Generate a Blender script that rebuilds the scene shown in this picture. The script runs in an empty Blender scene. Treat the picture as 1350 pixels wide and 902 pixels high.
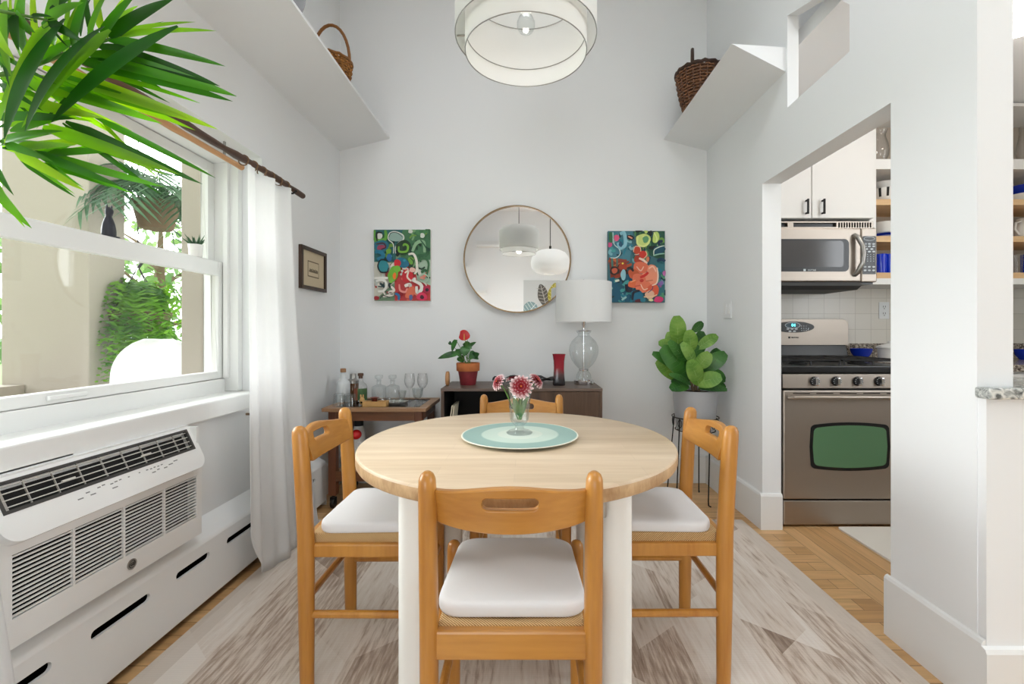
import bpy, bmesh, math, random
from mathutils import Vector, Matrix, Euler
from mathutils.geometry import tessellate_polygon
random.seed(7)
PI = math.pi
scn = bpy.context.scene
COL = scn.collection
R = math.radians

# camera: level, at the origin of x/y, 1.10 m above the floor, looking along +Y
FPX, CX, CY, CAMZ = 600.0, 695.0, 438.0, 1.10
def at(px, py, Y):
    """photo pixel + distance -> world point (used for taking measurements)"""
    return Vector(((px-CX)/FPX*Y, Y, CAMZ-(py-CY)/FPX*Y))

def lin(c):
    def f(u):
        u /= 255.0
        return u/12.92 if u <= .04045 else ((u+.055)/1.055)**2.4
    return (f(c[0]), f(c[1]), f(c[2]), 1.0)

# ---------------------------------------------------------------- mesh builder
class MB:
    def __init__(s):
        s.v = []; s.f = []; s.m = []; s.c = []
    def add(s, vs, fs, mat=0, col=None):
        o = len(s.v)
        s.v += [Vector(p) for p in vs]
        for f in fs:
            s.f.append([i+o for i in f]); s.m.append(mat)
            if col is None: s.c.append([(1, 1, 1, 1)]*len(f))
            elif isinstance(col, list): s.c.append([col[i] for i in f])
            else: s.c.append([col]*len(f))
        return s
    def box(s, x0, x1, y0, y1, z0, z1, mat=0, col=None, M=None):
        p = [Vector(q) for q in ((x0,y0,z0),(x1,y0,z0),(x1,y1,z0),(x0,y1,z0),(x0,y0,z1),(x1,y0,z1),(x1,y1,z1),(x0,y1,z1))]
        if M is not None: p = [M @ q for q in p]
        return s.add(p, [(0,3,2,1),(4,5,6,7),(0,1,5,4),(1,2,6,5),(2,3,7,6),(3,0,4,7)], mat, col)
    def obox(s, c, size, rot=(0,0,0), mat=0, col=None):
        M = Matrix.Translation(c) @ Euler(rot).to_matrix().to_4x4()
        a, b, d = size[0]/2, size[1]/2, size[2]/2
        return s.box(-a, a, -b, b, -d, d, mat, col, M)
    def loft(s, rings, closed=True, caps=True, mat=0, col=None):
        n = len(rings[0]); vs = [p for r in rings for p in r]; fs = []
        for i in range(len(rings)-1):
            for j in range(n if closed else n-1):
                k = (j+1) % n
                fs.append((i*n+j, i*n+k, (i+1)*n+k, (i+1)*n+j))
        if caps and closed:
            fs.append(tuple(range(n-1, -1, -1))); fs.append(tuple((len(rings)-1)*n+j for j in range(n)))
        return s.add(vs, fs, mat, col)
    def tube(s, pts, rad, n=8, mat=0, caps=True, ecc=1.0, closed=False, ref=None, col=None):
        pts = [Vector(p) for p in pts]
        if not isinstance(rad, (list, tuple)): rad = [rad]*len(pts)
        rings = []; prev = None
        for i, p in enumerate(pts):
            if closed: t = pts[(i+1) % len(pts)]-pts[i-1]
            else: t = pts[min(i+1, len(pts)-1)]-pts[max(i-1, 0)]
            if t.length < 1e-9: t = Vector((0,0,1))
            t.normalize()
            if prev is None:
                u = Vector(ref) if ref else (Vector((0,0,1)) if abs(t.z) < .9 else Vector((1,0,0)))
            else: u = prev
            u = (u - t*u.dot(t))
            if u.length < 1e-6: u = t.orthogonal()
            u.normalize(); prev = u; w = t.cross(u)
            rings.append([p + (u*math.cos(2*PI*k/n)*ecc + w*math.sin(2*PI*k/n))*rad[i] for k in range(n)])
        if closed:
            rings.append(rings[0]); return s.loft(rings, True, False, mat, col)
        return s.loft(rings, True, caps, mat, col)
    def lathe(s, prof, c=(0,0,0), n=32, mat=0, col=None, sx=1.0, sy=1.0, M=None):
        c = Vector(c); rings = []
        for r, z in prof:
            rr = max(r, 1e-5)
            ring = [Vector((rr*sx*math.cos(2*PI*k/n), rr*sy*math.sin(2*PI*k/n), z)) for k in range(n)]
            if M is not None: ring = [M @ q for q in ring]
            rings.append([q + c for q in ring])
        return s.loft(rings, True, False, mat, col)
    def ell(s, c, r, rot=(0,0,0), nu=16, nv=10, mat=0, col=None):
        M = Euler(rot).to_matrix(); c = Vector(c); rings = []
        for i in range(nv+1):
            a = PI*i/nv; q = max(math.sin(a), 1e-4)
            rings.append([c + M @ Vector((r[0]*q*math.cos(2*PI*k/nu), r[1]*q*math.sin(2*PI*k/nu), -r[2]*math.cos(a))) for k in range(nu)])
        return s.loft(rings, True, False, mat, col)
    def prism(s, outline, fmap, d0, d1, holes=(), mat=0, col=None):
        """outline in 2D, fmap(a,b,d)->3D, extruded from d0 to d1"""
        loops = [list(outline)]+[list(h) for h in holes]
        flat = [p for l in loops for p in l]
        tri = tessellate_polygon([[Vector((p[0], p[1], 0)) for p in l] for l in loops])
        n = len(flat)
        vs = [fmap(p[0], p[1], d0) for p in flat]+[fmap(p[0], p[1], d1) for p in flat]
        fs = [tuple(t) for t in tri]+[tuple(i+n for i in reversed(t)) for t in tri]
        o = 0
        for l in loops:
            for j in range(len(l)):
                a, b = o+j, o+(j+1) % len(l)
                fs.append((a, b, b+n, a+n))
            o += len(l)
        return s.add(vs, fs, mat, col)
    def strips(s, us, vb, vt, hb, ht, fmap, w0, w1, mat=0):
        """a plate over u with a slotted hole between hb(u) and ht(u); fmap(u,v,w)->3D"""
        for a, b in zip(us[:-1], us[1:]):
            ha0, ha1, hb0, hb1 = hb(a), ht(a), hb(b), ht(b)
            for lo_a, hi_a, lo_b, hi_b, low in ((vb(a), ha0, vb(b), hb0, True), (ha1, vt(a), hb1, vt(b), False)):
                p = []
                for w in (w0, w1):
                    p += [fmap(a, lo_a, w), fmap(b, lo_b, w), fmap(b, hi_b, w), fmap(a, hi_a, w)]
                fs = [(0,1,2,3), (7,6,5,4), (0,4,5,1), (3,2,6,7)]
                if not low and abs(ha1-ha0) < 1e-6 and abs(hb1-hb0) < 1e-6: fs = [(0,1,2,3), (7,6,5,4), (3,2,6,7)]
                if low and abs(ha1-ha0) < 1e-6 and abs(hb1-hb0) < 1e-6: fs = [(0,1,2,3), (7,6,5,4), (0,4,5,1)]
                s.add(p, fs, mat)
        for u in (us[0], us[-1]):
            s.add([fmap(u, vb(u), w0), fmap(u, vt(u), w0), fmap(u, vt(u), w1), fmap(u, vb(u), w1)], [(0,1,2,3)], mat)
        return s
    def leaf(s, base, tip, width, nrm, prof=None, sag=0.0, fold=.18, n=7, mat=0, col=None, twist=0.0):
        """a blade from base to tip; sag bows it along -normal; fold lifts the edges"""
        base, tip = Vector(base), Vector(tip); d = tip-base; L = d.length
        t = d.normalized(); nn = Vector(nrm); nn = nn-t*nn.dot(t)
        if nn.length < 1e-5: nn = t.orthogonal()
        nn.normalize(); side = t.cross(nn)
        prof = prof or (lambda u: math.sin(PI*min(1, u*.93+.07))**.7)
        vs = []; cs = []
        for i in range(n+1):
            u = i/n
            c = base+d*u+nn*(sag*L*4*u*(1-u))
            w = width*.5*prof(u)
            a = twist*u
            sd = side*math.cos(a)+nn*math.sin(a)
            vs += [c-sd*w+nn*fold*w, c, c+sd*w+nn*fold*w]
            if col is not None: cs += [col(u)]*3 if callable(col) else [col]*3
        fs = []
        for i in range(n):
            o = i*3; fs += [(o, o+1, o+4, o+3), (o+1, o+2, o+5, o+4)]
        return s.add(vs, fs, mat, cs if col is not None else None)

def origin_of(o):
    v = Vector((0,0,0))
    while o is not None:
        v = v + o.location; o = o.parent
    return v
def obj(name, mb, mats, parent=None, smooth=35, bevel=0, rel=True, recalc=True, solid=0, sub=0, segs=2):
    me = bpy.data.meshes.new(name)
    vs = mb.v
    if parent is not None:
        off = origin_of(parent) if rel else Vector((0,0,0)); loc = Vector((0,0,0))
    else:
        xs = [p.x for p in vs]; ys = [p.y for p in vs]; zs = [p.z for p in vs]
        off = Vector(((min(xs)+max(xs))/2, (min(ys)+max(ys))/2, min(zs))); loc = off
    me.from_pydata([tuple(p-off) for p in vs], [], mb.f)
    if not isinstance(mats, (list, tuple)): mats = [mats]
    for m in mats: me.materials.append(m)
    for p, mi in zip(me.polygons, mb.m): p.material_index = mi
    if any(c != (1,1,1,1) for cc in mb.c for c in cc[:1]):
        at_ = me.color_attributes.new('Col', 'FLOAT_COLOR', 'CORNER')
        flat = [c for cc in mb.c for c in cc]
        for d, c in zip(at_.data, flat): d.color = c
    if recalc:
        bm = bmesh.new(); bm.from_mesh(me)
        bmesh.ops.remove_doubles(bm, verts=bm.verts, dist=1e-6)
        bmesh.ops.recalc_face_normals(bm, faces=bm.faces); bm.to_mesh(me); bm.free()
    if smooth:
        me.shade_smooth()
        me.set_sharp_from_angle(angle=R(smooth))
    o = bpy.data.objects.new(name, me); COL.objects.link(o)
    o.location = loc
    if parent is not None: o.parent = parent
    if bevel:
        b = o.modifiers.new('Bevel', 'BEVEL'); b.width = bevel; b.segments = segs; b.limit_method = 'ANGLE'; b.angle_limit = R(40)
        b.harden_normals = False
    if sub:
        b = o.modifiers.new('Subdivision', 'SUBSURF'); b.levels = sub; b.render_levels = sub
    if solid:
        b = o.modifiers.new('Solidify', 'SOLIDIFY'); b.thickness = solid; b.offset = 0
    return o
def tag(o, label, cat, group=None, kind=None):
    o['label'] = label; o['category'] = cat
    if group: o['group'] = group
    if kind: o['kind'] = kind
    return o
def thing(name, label, cat, loc, rotz=0, group=None):
    o = bpy.data.objects.new(name, None); COL.objects.link(o)
    o.empty_display_size = .05
    o.location = loc; o.rotation_euler = (0, 0, rotz)
    return tag(o, label, cat, group)
def struct(name, mb, mats, parent=None, **k):
    o = obj(name, mb, mats, parent, **k)
    if parent is None: o['kind'] = 'structure'
    return o
def dup(root, loc, rotz=0, label=None, group=None):
    r = root.copy(); COL.objects.link(r); r.location = loc; r.rotation_euler = (0, 0, rotz)
    if label: r['label'] = label
    if group: r['group'] = group
    for ch in list(root.children):
        c = ch.copy(); COL.objects.link(c); c.parent = r
        for g in list(ch.children):
            d = g.copy(); COL.objects.link(d); d.parent = c
    return r
def text_mb(txt, size, fmap, depth=.0006, shear=0.0, mat=0, bold=0.0, mb=None, align='CENTER'):
    cu = bpy.data.curves.new('lettering', 'FONT'); cu.body = txt; cu.size = size; cu.align_x = align; cu.align_y = 'CENTER'
    cu.extrude = depth; cu.shear = shear; cu.offset = bold; cu.resolution_u = 3
    t = bpy.data.objects.new('lettering', cu); COL.objects.link(t)
    dg = bpy.context.evaluated_depsgraph_get(); ev = t.evaluated_get(dg); me = ev.to_mesh()
    mb = mb or MB()
    mb.add([fmap(v.co.x, v.co.y, v.co.z) for v in me.vertices], [tuple(p.vertices) for p in me.polygons], mat)
    ev.to_mesh_clear(); bpy.data.objects.remove(t); bpy.data.curves.remove(cu)
    return mb
def rrect(w, d, r, n=5, cx=0, cy=0):
    pts = []
    for (sx, sy, a0) in ((1,1,0), (-1,1,90), (-1,-1,180), (1,-1,270)):
        for k in range(n+1):
            a = R(a0+90*k/n)
            pts.append((cx+sx*(w/2-r)+r*math.cos(a), cy+sy*(d/2-r)+r*math.sin(a)))
    return pts

# ---------------------------------------------------------------- materials
def newmat(name):
    m = bpy.data.materials.new(name); m.use_nodes = True
    nt = m.node_tree; b = nt.nodes['Principled BSDF']
    return m, nt, b
def N(nt, typ, **k):
    n = nt.nodes.new(typ)
    for a, v in k.items():
        if a in n.inputs.keys() if hasattr(n.inputs, 'keys') else False: n.inputs[a].default_value = v
        else: setattr(n, a, v)
    return n
def pm(name, c, rough=.5, metal=0.0, bump=0, bscale=60, spec=.5, vary=0.0, vscale=8, emit=None, estr=0, coat=0):
    m, nt, b = newmat(name)
    b.inputs['Base Color'].default_value = lin(c); b.inputs['Roughness'].default_value = rough
    b.inputs['Metallic'].default_value = metal; b.inputs['Specular IOR Level'].default_value = spec
    b.inputs['Coat Weight'].default_value = coat
    if emit:
        b.inputs['Emission Color'].default_value = lin(emit); b.inputs['Emission Strength'].default_value = estr
    tc = N(nt, 'ShaderNodeTexCoord')
    if vary:
        no = N(nt, 'ShaderNodeTexNoise'); no.inputs['Scale'].default_value = vscale; no.inputs['Detail'].default_value = 4
        nt.links.new(tc.outputs['Object'], no.inputs['Vector'])
        mr = N(nt, 'ShaderNodeMapRange'); mr.inputs[1].default_value = .3; mr.inputs[2].default_value = .7
        mr.inputs[3].default_value = 1-vary; mr.inputs[4].default_value = 1+vary
        mx = N(nt, 'ShaderNodeMix', data_type='RGBA', blend_type='MULTIPLY'); mx.inputs[0].default_value = 1
        mx.inputs[6].default_value = lin(c)
        nt.links.new(no.outputs[0], mr.inputs[0]); nt.links.new(mr.outputs[0], mx.inputs[7]); nt.links.new(mx.outputs[2], b.inputs['Base Color'])
    if bump:
        no = N(nt, 'ShaderNodeTexNoise'); no.inputs['Scale'].default_value = bscale; no.inputs['Detail'].default_value = 3
        nt.links.new(tc.outputs['Object'], no.inputs['Vector'])
        bp = N(nt, 'ShaderNodeBump'); bp.inputs['Strength'].default_value = bump; bp.inputs['Distance'].default_value = .004
        nt.links.new(no.outputs[0], bp.inputs['Height']); nt.links.new(bp.outputs[0], b.inputs['Normal'])
    return m
def woodm(name, c1, c2, axis='X', scale=14, stretch=.08, rough=.45, staves=None, coat=0, c3=None, bumpy=.05):
    m, nt, b = newmat(name); L = nt.links.new
    tc = N(nt, 'ShaderNodeTexCoord'); mp = N(nt, 'ShaderNodeMapping')
    s = [1, 1, 1]; s['XYZ'.index(axis)] = stretch; mp.inputs['Scale'].default_value = s
    L(tc.outputs['Object'], mp.inputs['Vector'])
    no = N(nt, 'ShaderNodeTexNoise'); no.inputs['Scale'].default_value = scale; no.inputs['Detail'].default_value = 6; no.inputs['Distortion'].default_value = .6
    L(mp.outputs[0], no.inputs['Vector'])
    fi = N(nt, 'ShaderNodeTexNoise'); fi.inputs['Scale'].default_value = scale*9; fi.inputs['Detail'].default_value = 2
    L(mp.outputs[0], fi.inputs['Vector'])
    ad = N(nt, 'ShaderNodeMath', operation='MULTIPLY_ADD'); ad.inputs[1].default_value = .3; L(fi.outputs[0], ad.inputs[0]); L(no.outputs[0], ad.inputs[2])
    cr = N(nt, 'ShaderNodeValToRGB'); cr.color_ramp.elements[0].position = .45; cr.color_ramp.elements[1].position = .85
    cr.color_ramp.elements[0].color = lin(c1); cr.color_ramp.elements[1].color = lin(c2)
    L(ad.outputs[0], cr.inputs[0]); out = cr.outputs[0]
    if staves:
        ln, wd, amt = staves
        br = N(nt, 'ShaderNodeTexBrick'); br.inputs['Scale'].default_value = 1; br.inputs['Mortar Size'].default_value = .0006
        br.inputs['Brick Width'].default_value = ln; br.inputs['Row Height'].default_value = wd; br.offset = .37
        br.inputs['Color1'].default_value = (1-amt, 1-amt, 1-amt*1.25, 1); br.inputs['Color2'].default_value = (1, 1, 1, 1); br.inputs['Mortar'].default_value = (1-amt*2.0, 1-amt*2.1, 1-amt*2.3, 1)
        m2 = N(nt, 'ShaderNodeMapping')
        if axis == 'Y': m2.inputs['Rotation'].default_value = (0, 0, PI/2)
        L(tc.outputs['Object'], m2.inputs['Vector']); L(m2.outputs[0], br.inputs['Vector'])
        mx = N(nt, 'ShaderNodeMix', data_type='RGBA', blend_type='MULTIPLY'); mx.inputs[0].default_value = 1
        L(out, mx.inputs[6]); L(br.outputs[0], mx.inputs[7]); out = mx.outputs[2]
    L(out, b.inputs['Base Color']); b.inputs['Roughness'].default_value = rough; b.inputs['Coat Weight'].default_value = coat
    b.inputs['Coat Roughness'].default_value = .25
    bp = N(nt, 'ShaderNodeBump'); bp.inputs['Strength'].default_value = bumpy; bp.inputs['Distance'].default_value = .002
    L(ad.outputs[0], bp.inputs['Height']); L(bp.outputs[0], b.inputs['Normal'])
    return m
def glassm(name, tint=(255,255,255), refl=.08, edge=.55, edgecol=(120,125,125), rough=.02, fres=.35):
    """thin clear glass: see-through, with a mirror-like coat and darker edges seen at a grazing angle"""
    m = bpy.data.materials.new(name); m.use_nodes = True; nt = m.node_tree; nt.nodes.clear(); L = nt.links.new
    out = N(nt, 'ShaderNodeOutputMaterial'); tr = N(nt, 'ShaderNodeBsdfTransparent'); gl = N(nt, 'ShaderNodeBsdfGlossy'); gl.inputs['Roughness'].default_value = rough
    lw = N(nt, 'ShaderNodeLayerWeight'); lw.inputs['Blend'].default_value = .35
    cr = N(nt, 'ShaderNodeMix', data_type='RGBA'); cr.inputs[6].default_value = lin(tint); cr.inputs[7].default_value = lin(edgecol)
    pw = N(nt, 'ShaderNodeMath', operation='POWER'); pw.inputs[1].default_value = 1.6; L(lw.outputs['Facing'], pw.inputs[0])
    ml = N(nt, 'ShaderNodeMath', operation='MULTIPLY'); ml.inputs[1].default_value = edge; L(pw.outputs[0], ml.inputs[0])
    L(ml.outputs[0], cr.inputs[0]); L(cr.outputs[2], tr.inputs[0])
    fr = N(nt, 'ShaderNodeMath', operation='MULTIPLY_ADD'); fr.inputs[1].default_value = fres; fr.inputs[2].default_value = refl*.5; L(pw.outputs[0], fr.inputs[0])
    mx = N(nt, 'ShaderNodeMixShader'); L(fr.outputs[0], mx.inputs[0]); L(tr.outputs[0], mx.inputs[1]); L(gl.outputs[0], mx.inputs[2]); L(mx.outputs[0], out.inputs[0])
    return m
def leafm(name, c1, c2, trans=.35, rough=.4, scale=6, attr=False):
    m = bpy.data.materials.new(name); m.use_nodes = True; nt = m.node_tree; L = nt.links.new; b = nt.nodes['Principled BSDF']; out = nt.nodes['Material Output']
    tc = N(nt, 'ShaderNodeTexCoord'); no = N(nt, 'ShaderNodeTexNoise'); no.inputs['Scale'].default_value = scale; L(tc.outputs['Object'], no.inputs['Vector'])
    cr = N(nt, 'ShaderNodeValToRGB'); cr.color_ramp.elements[0].position = .36; cr.color_ramp.elements[1].position = .64
    cr.color_ramp.elements[0].color = lin(c1); cr.color_ramp.elements[1].color = lin(c2); L(no.outputs[0], cr.inputs[0])
    src = cr.outputs[0]
    if attr:
        a = N(nt, 'ShaderNodeAttribute', attribute_name='Col'); src = a.outputs['Color']
    L(src, b.inputs['Base Color']); b.inputs['Roughness'].default_value = rough
    tl = N(nt, 'ShaderNodeBsdfTranslucent')
    hs = N(nt, 'ShaderNodeHueSaturation'); hs.inputs['Value'].default_value = 1.45; hs.inputs['Saturation'].default_value = 1.1; hs.inputs['Hue'].default_value = .485
    L(src, hs.inputs['Color']); L(hs.outputs[0], tl.inputs[0])
    mx = N(nt, 'ShaderNodeMixShader'); mx.inputs[0].default_value = trans; L(b.outputs[0], mx.inputs[1]); L(tl.outputs[0], mx.inputs[2]); L(mx.outputs[0], out.inputs[0])
    return m
def fabricm(name, c, trans=0.0, weave=0, rough=.9, vary=.04):
    m, nt, b = newmat(name); L = nt.links.new; out = nt.nodes['Material Output']
    b.inputs['Base Color'].default_value = lin(c); b.inputs['Roughness'].default_value = rough; b.inputs['Specular IOR Level'].default_value = .15
    tc = N(nt, 'ShaderNodeTexCoord')
    no = N(nt, 'ShaderNodeTexNoise'); no.inputs['Scale'].default_value = weave or 30; no.inputs['Detail'].default_value = 5; L(tc.outputs['Object'], no.inputs['Vector'])
    bp = N(nt, 'ShaderNodeBump'); bp.inputs['Strength'].default_value = .15; bp.inputs['Distance'].default_value = .003; L(no.outputs[0], bp.inputs['Height']); L(bp.outputs[0], b.inputs['Normal'])
    if trans:
        tl = N(nt, 'ShaderNodeBsdfTranslucent'); tl.inputs[0].default_value = lin(c)
        mx = N(nt, 'ShaderNodeMixShader'); mx.inputs[0].default_value = trans; L(b.outputs[0], mx.inputs[1]); L(tl.outputs[0], mx.inputs[2]); L(mx.outputs[0], out.inputs[0])
    return m
def attrm(name, rough=.5, bump=0, trans=0):
    m, nt, b = newmat(name); L = nt.links.new
    a = N(nt, 'ShaderNodeAttribute', attribute_name='Col'); L(a.outputs['Color'], b.inputs['Base Color']); b.inputs['Roughness'].default_value = rough
    if bump:
        tc = N(nt, 'ShaderNodeTexCoord'); no = N(nt, 'ShaderNodeTexNoise'); no.inputs['Scale'].default_value = 90; L(tc.outputs['Object'], no.inputs['Vector'])
        bp = N(nt, 'ShaderNodeBump'); bp.inputs['Strength'].default_value = bump; bp.inputs['Distance'].default_value = .003; L(no.outputs[0], bp.inputs['Height']); L(bp.outputs[0], b.inputs['Normal'])
    return m
def floorm(name, axis='X'):
    m, nt, b = newmat(name); L = nt.links.new
    tc = N(nt, 'ShaderNodeTexCoord'); geo = N(nt, 'ShaderNodeNewGeometry')
    mp = N(nt, 'ShaderNodeMapping'); 
    if axis == 'Y': mp.inputs['Rotation'].default_value = (0, 0, PI/2)
    L(geo.outputs['Position'], mp.inputs['Vector'])
    br = N(nt, 'ShaderNodeTexBrick'); br.offset = .43; br.inputs['Scale'].default_value = 1; br.inputs['Brick Width'].default_value = .85; br.inputs['Row Height'].default_value = .075
    br.inputs['Mortar Size'].default_value = .0012; br.inputs['Mortar'].default_value = lin((120,82,44)); br.inputs['Color1'].default_value = lin((196,150,98)); br.inputs['Color2'].default_value = lin((222,180,128))
    L(mp.outputs[0], br.inputs['Vector'])
    m2 = N(nt, 'ShaderNodeMapping'); m2.inputs['Scale'].default_value = (2, 24, 24); L(mp.outputs[0], m2.inputs['Vector'])
    no = N(nt, 'ShaderNodeTexNoise'); no.inputs['Scale'].default_value = 1.6; no.inputs['Detail'].default_value = 6; no.inputs['Distortion'].default_value = .8; L(m2.outputs[0], no.inputs['Vector'])
    mr = N(nt, 'ShaderNodeMapRange'); mr.inputs[1].default_value = .3; mr.inputs[2].default_value = .7; mr.inputs[3].default_value = .86; mr.inputs[4].default_value = 1.1; L(no.outputs[0], mr.inputs[0])
    mx = N(nt, 'ShaderNodeMix', data_type='RGBA', blend_type='MULTIPLY'); mx.inputs[0].default_value = 1; L(br.outputs[0], mx.inputs[6]); L(mr.outputs[0], mx.inputs[7])
    L(mx.outputs[2], b.inputs['Base Color']); b.inputs['Roughness'].default_value = .38
    return m
def rugm(name):
    m, nt, b = newmat(name); L = nt.links.new
    tc = N(nt, 'ShaderNodeTexCoord'); sp = N(nt, 'ShaderNodeSeparateXYZ'); L(tc.outputs['Object'], sp.inputs[0])
    def mth(op, a, c=None, d=None):
        n = N(nt, 'ShaderNodeMath', operation=op)
        for i, q in enumerate((a, c, d)):
            if q is None: continue
            if isinstance(q, (int, float)): n.inputs[i].default_value = q
            else: L(q, n.inputs[i])
        return n.outputs[0]
    def layer(w, ln, sl, seed):
        fx = mth('FLOOR', mth('DIVIDE', mth('ADD', sp.outputs[0], seed*.37), w))
        wn = N(nt, 'ShaderNodeTexWhiteNoise', noise_dimensions='1D'); L(mth('ADD', fx, seed*7.3), wn.inputs['W'])
        yy = mth('ADD', mth('MULTIPLY_ADD', sp.outputs[0], sl, sp.outputs[1]), mth('MULTIPLY', wn.outputs['Value'], ln))
        fy = mth('FLOOR', mth('DIVIDE', yy, ln))
        w2 = N(nt, 'ShaderNodeTexWhiteNoise', noise_dimensions='2D')
        cb = N(nt, 'ShaderNodeCombineXYZ'); L(mth('ADD', fx, seed), cb.inputs[0]); L(fy, cb.inputs[1]); L(cb.outputs[0], w2.inputs['Vector'])
        return w2.outputs['Value']
    a = layer(.235, .85, .9, 1.0); c = layer(.16, 1.1, -.8, 2.0)
    id_ = mth('MULTIPLY_ADD', a, .6, mth('MULTIPLY', c, .4))
    mp = N(nt, 'ShaderNodeMapping'); mp.inputs['Scale'].default_value = (9, .9, 1); L(tc.outputs['Object'], mp.inputs['Vector'])
    no = N(nt, 'ShaderNodeTexNoise'); no.inputs['Scale'].default_value = 7; no.inputs['Detail'].default_value = 8; no.inputs['Roughness'].default_value = .65; L(mp.outputs[0], no.inputs['Vector'])
    v = mth('MULTIPLY_ADD', no.outputs[0], .85, mth('MULTIPLY_ADD', id_, .80, -.31))
    cr = N(nt, 'ShaderNodeValToRGB'); e = cr.color_ramp.elements; e[0].position = .22; e[0].color = lin((148,128,114)); e[1].position = .78; e[1].color = lin((238,229,220))
    k = e.new(.38); k.color = lin((188,168,152)); k = e.new(.5); k.color = lin((222,208,195)); 
    L(v, cr.inputs[0])
    # pale selvedge bands along both long sides
    ax = mth('ABSOLUTE', sp.outputs[0]); ed = mth('GREATER_THAN', ax, 1.165)
    mx = N(nt, 'ShaderNodeMix', data_type='RGBA'); L(mth('MULTIPLY', ed, .8), mx.inputs[0]); L(cr.outputs[0], mx.inputs[6]); mx.inputs[7].default_value = lin((218,206,194))
    # woven ribs
    wv = N(nt, 'ShaderNodeTexWave', bands_direction='Y'); wv.inputs['Scale'].default_value = 60; wv.inputs['Distortion'].default_value = 1.2; wv.inputs['Detail'].default_value = 1; L(tc.outputs['Object'], wv.inputs['Vector'])
    mr = N(nt, 'ShaderNodeMapRange'); mr.inputs[3].default_value = .93; mr.inputs[4].default_value = 1.03; L(wv.outputs[1], mr.inputs[0])
    m2 = N(nt, 'ShaderNodeMix', data_type='RGBA', blend_type='MULTIPLY'); m2.inputs[0].default_value = 1; L(mx.outputs[2], m2.inputs[6]); L(mr.outputs[0], m2.inputs[7])
    L(m2.outputs[2], b.inputs['Base Color']); b.inputs['Roughness'].default_value = .95; b.inputs['Specular IOR Level'].default_value = .1
    bp = N(nt, 'ShaderNodeBump'); bp.inputs['Strength'].default_value = .25; bp.inputs['Distance'].default_value = .002; L(wv.outputs[1], bp.inputs['Height']); L(bp.outputs[0], b.inputs['Normal'])
    return m
def wickerm(name, c1, c2, scale=60):
    m, nt, b = newmat(name); L = nt.links.new
    tc = N(nt, 'ShaderNodeTexCoord'); br = N(nt, 'ShaderNodeTexNoise'); br.inputs['Scale'].default_value = scale; br.inputs['Detail'].default_value = 2
    mp = N(nt, 'ShaderNodeMapping'); mp.inputs['Scale'].default_value = (1, 1, 3); L(tc.outputs['Object'], mp.inputs['Vector']); L(mp.outputs[0], br.inputs['Vector'])
    cr = N(nt, 'ShaderNodeValToRGB'); cr.color_ramp.elements[0].position = .38; cr.color_ramp.elements[1].position = .62; cr.color_ramp.elements[0].color = lin(c1); cr.color_ramp.elements[1].color = lin(c2)
    L(br.outputs[0], cr.inputs[0]); L(cr.outputs[0], b.inputs['Base Color']); b.inputs['Roughness'].default_value = .6
    return m
def granitem(name, cs, scale=55):
    m, nt, b = newmat(name); L = nt.links.new
    tc = N(nt, 'ShaderNodeTexCoord'); no = N(nt, 'ShaderNodeTexNoise'); no.inputs['Scale'].default_value = scale; no.inputs['Detail'].default_value = 6; no.inputs['Distortion'].default_value = 1.5
    L(tc.outputs['Object'], no.inputs['Vector']); cr = N(nt, 'ShaderNodeValToRGB'); e = cr.color_ramp.elements
    e[0].position = .36; e[0].color = lin(cs[0]); e[1].position = .62; e[1].color = lin(cs[2]); k = e.new(.5); k.color = lin(cs[1])
    L(no.outputs[0], cr.inputs[0]); L(cr.outputs[0], b.inputs['Base Color']); b.inputs['Roughness'].default_value = .15
    return m
def tilem(name):
    m, nt, b = newmat(name); L = nt.links.new
    tc = N(nt, 'ShaderNodeNewGeometry'); sp = N(nt, 'ShaderNodeSeparateXYZ'); L(tc.outputs['Position'], sp.inputs[0])
    cb = N(nt, 'ShaderNodeCombineXYZ'); L(sp.outputs[0], cb.inputs[0]); L(sp.outputs[2], cb.inputs[1])
    br = N(nt, 'ShaderNodeTexBrick'); br.offset = 0; br.inputs['Scale'].default_value = 1; br.inputs['Brick Width'].default_value = .112; br.inputs['Row Height'].default_value = .112; br.inputs['Mortar Size'].default_value = .0018
    br.inputs['Color1'].default_value = lin((226,220,208)); br.inputs['Color2'].default_value = lin((232,226,216)); br.inputs['Mortar'].default_value = lin((205,198,186))
    L(cb.outputs[0], br.inputs['Vector']); L(br.outputs[0], b.inputs['Base Color']); b.inputs['Roughness'].default_value = .25
    return m
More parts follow.
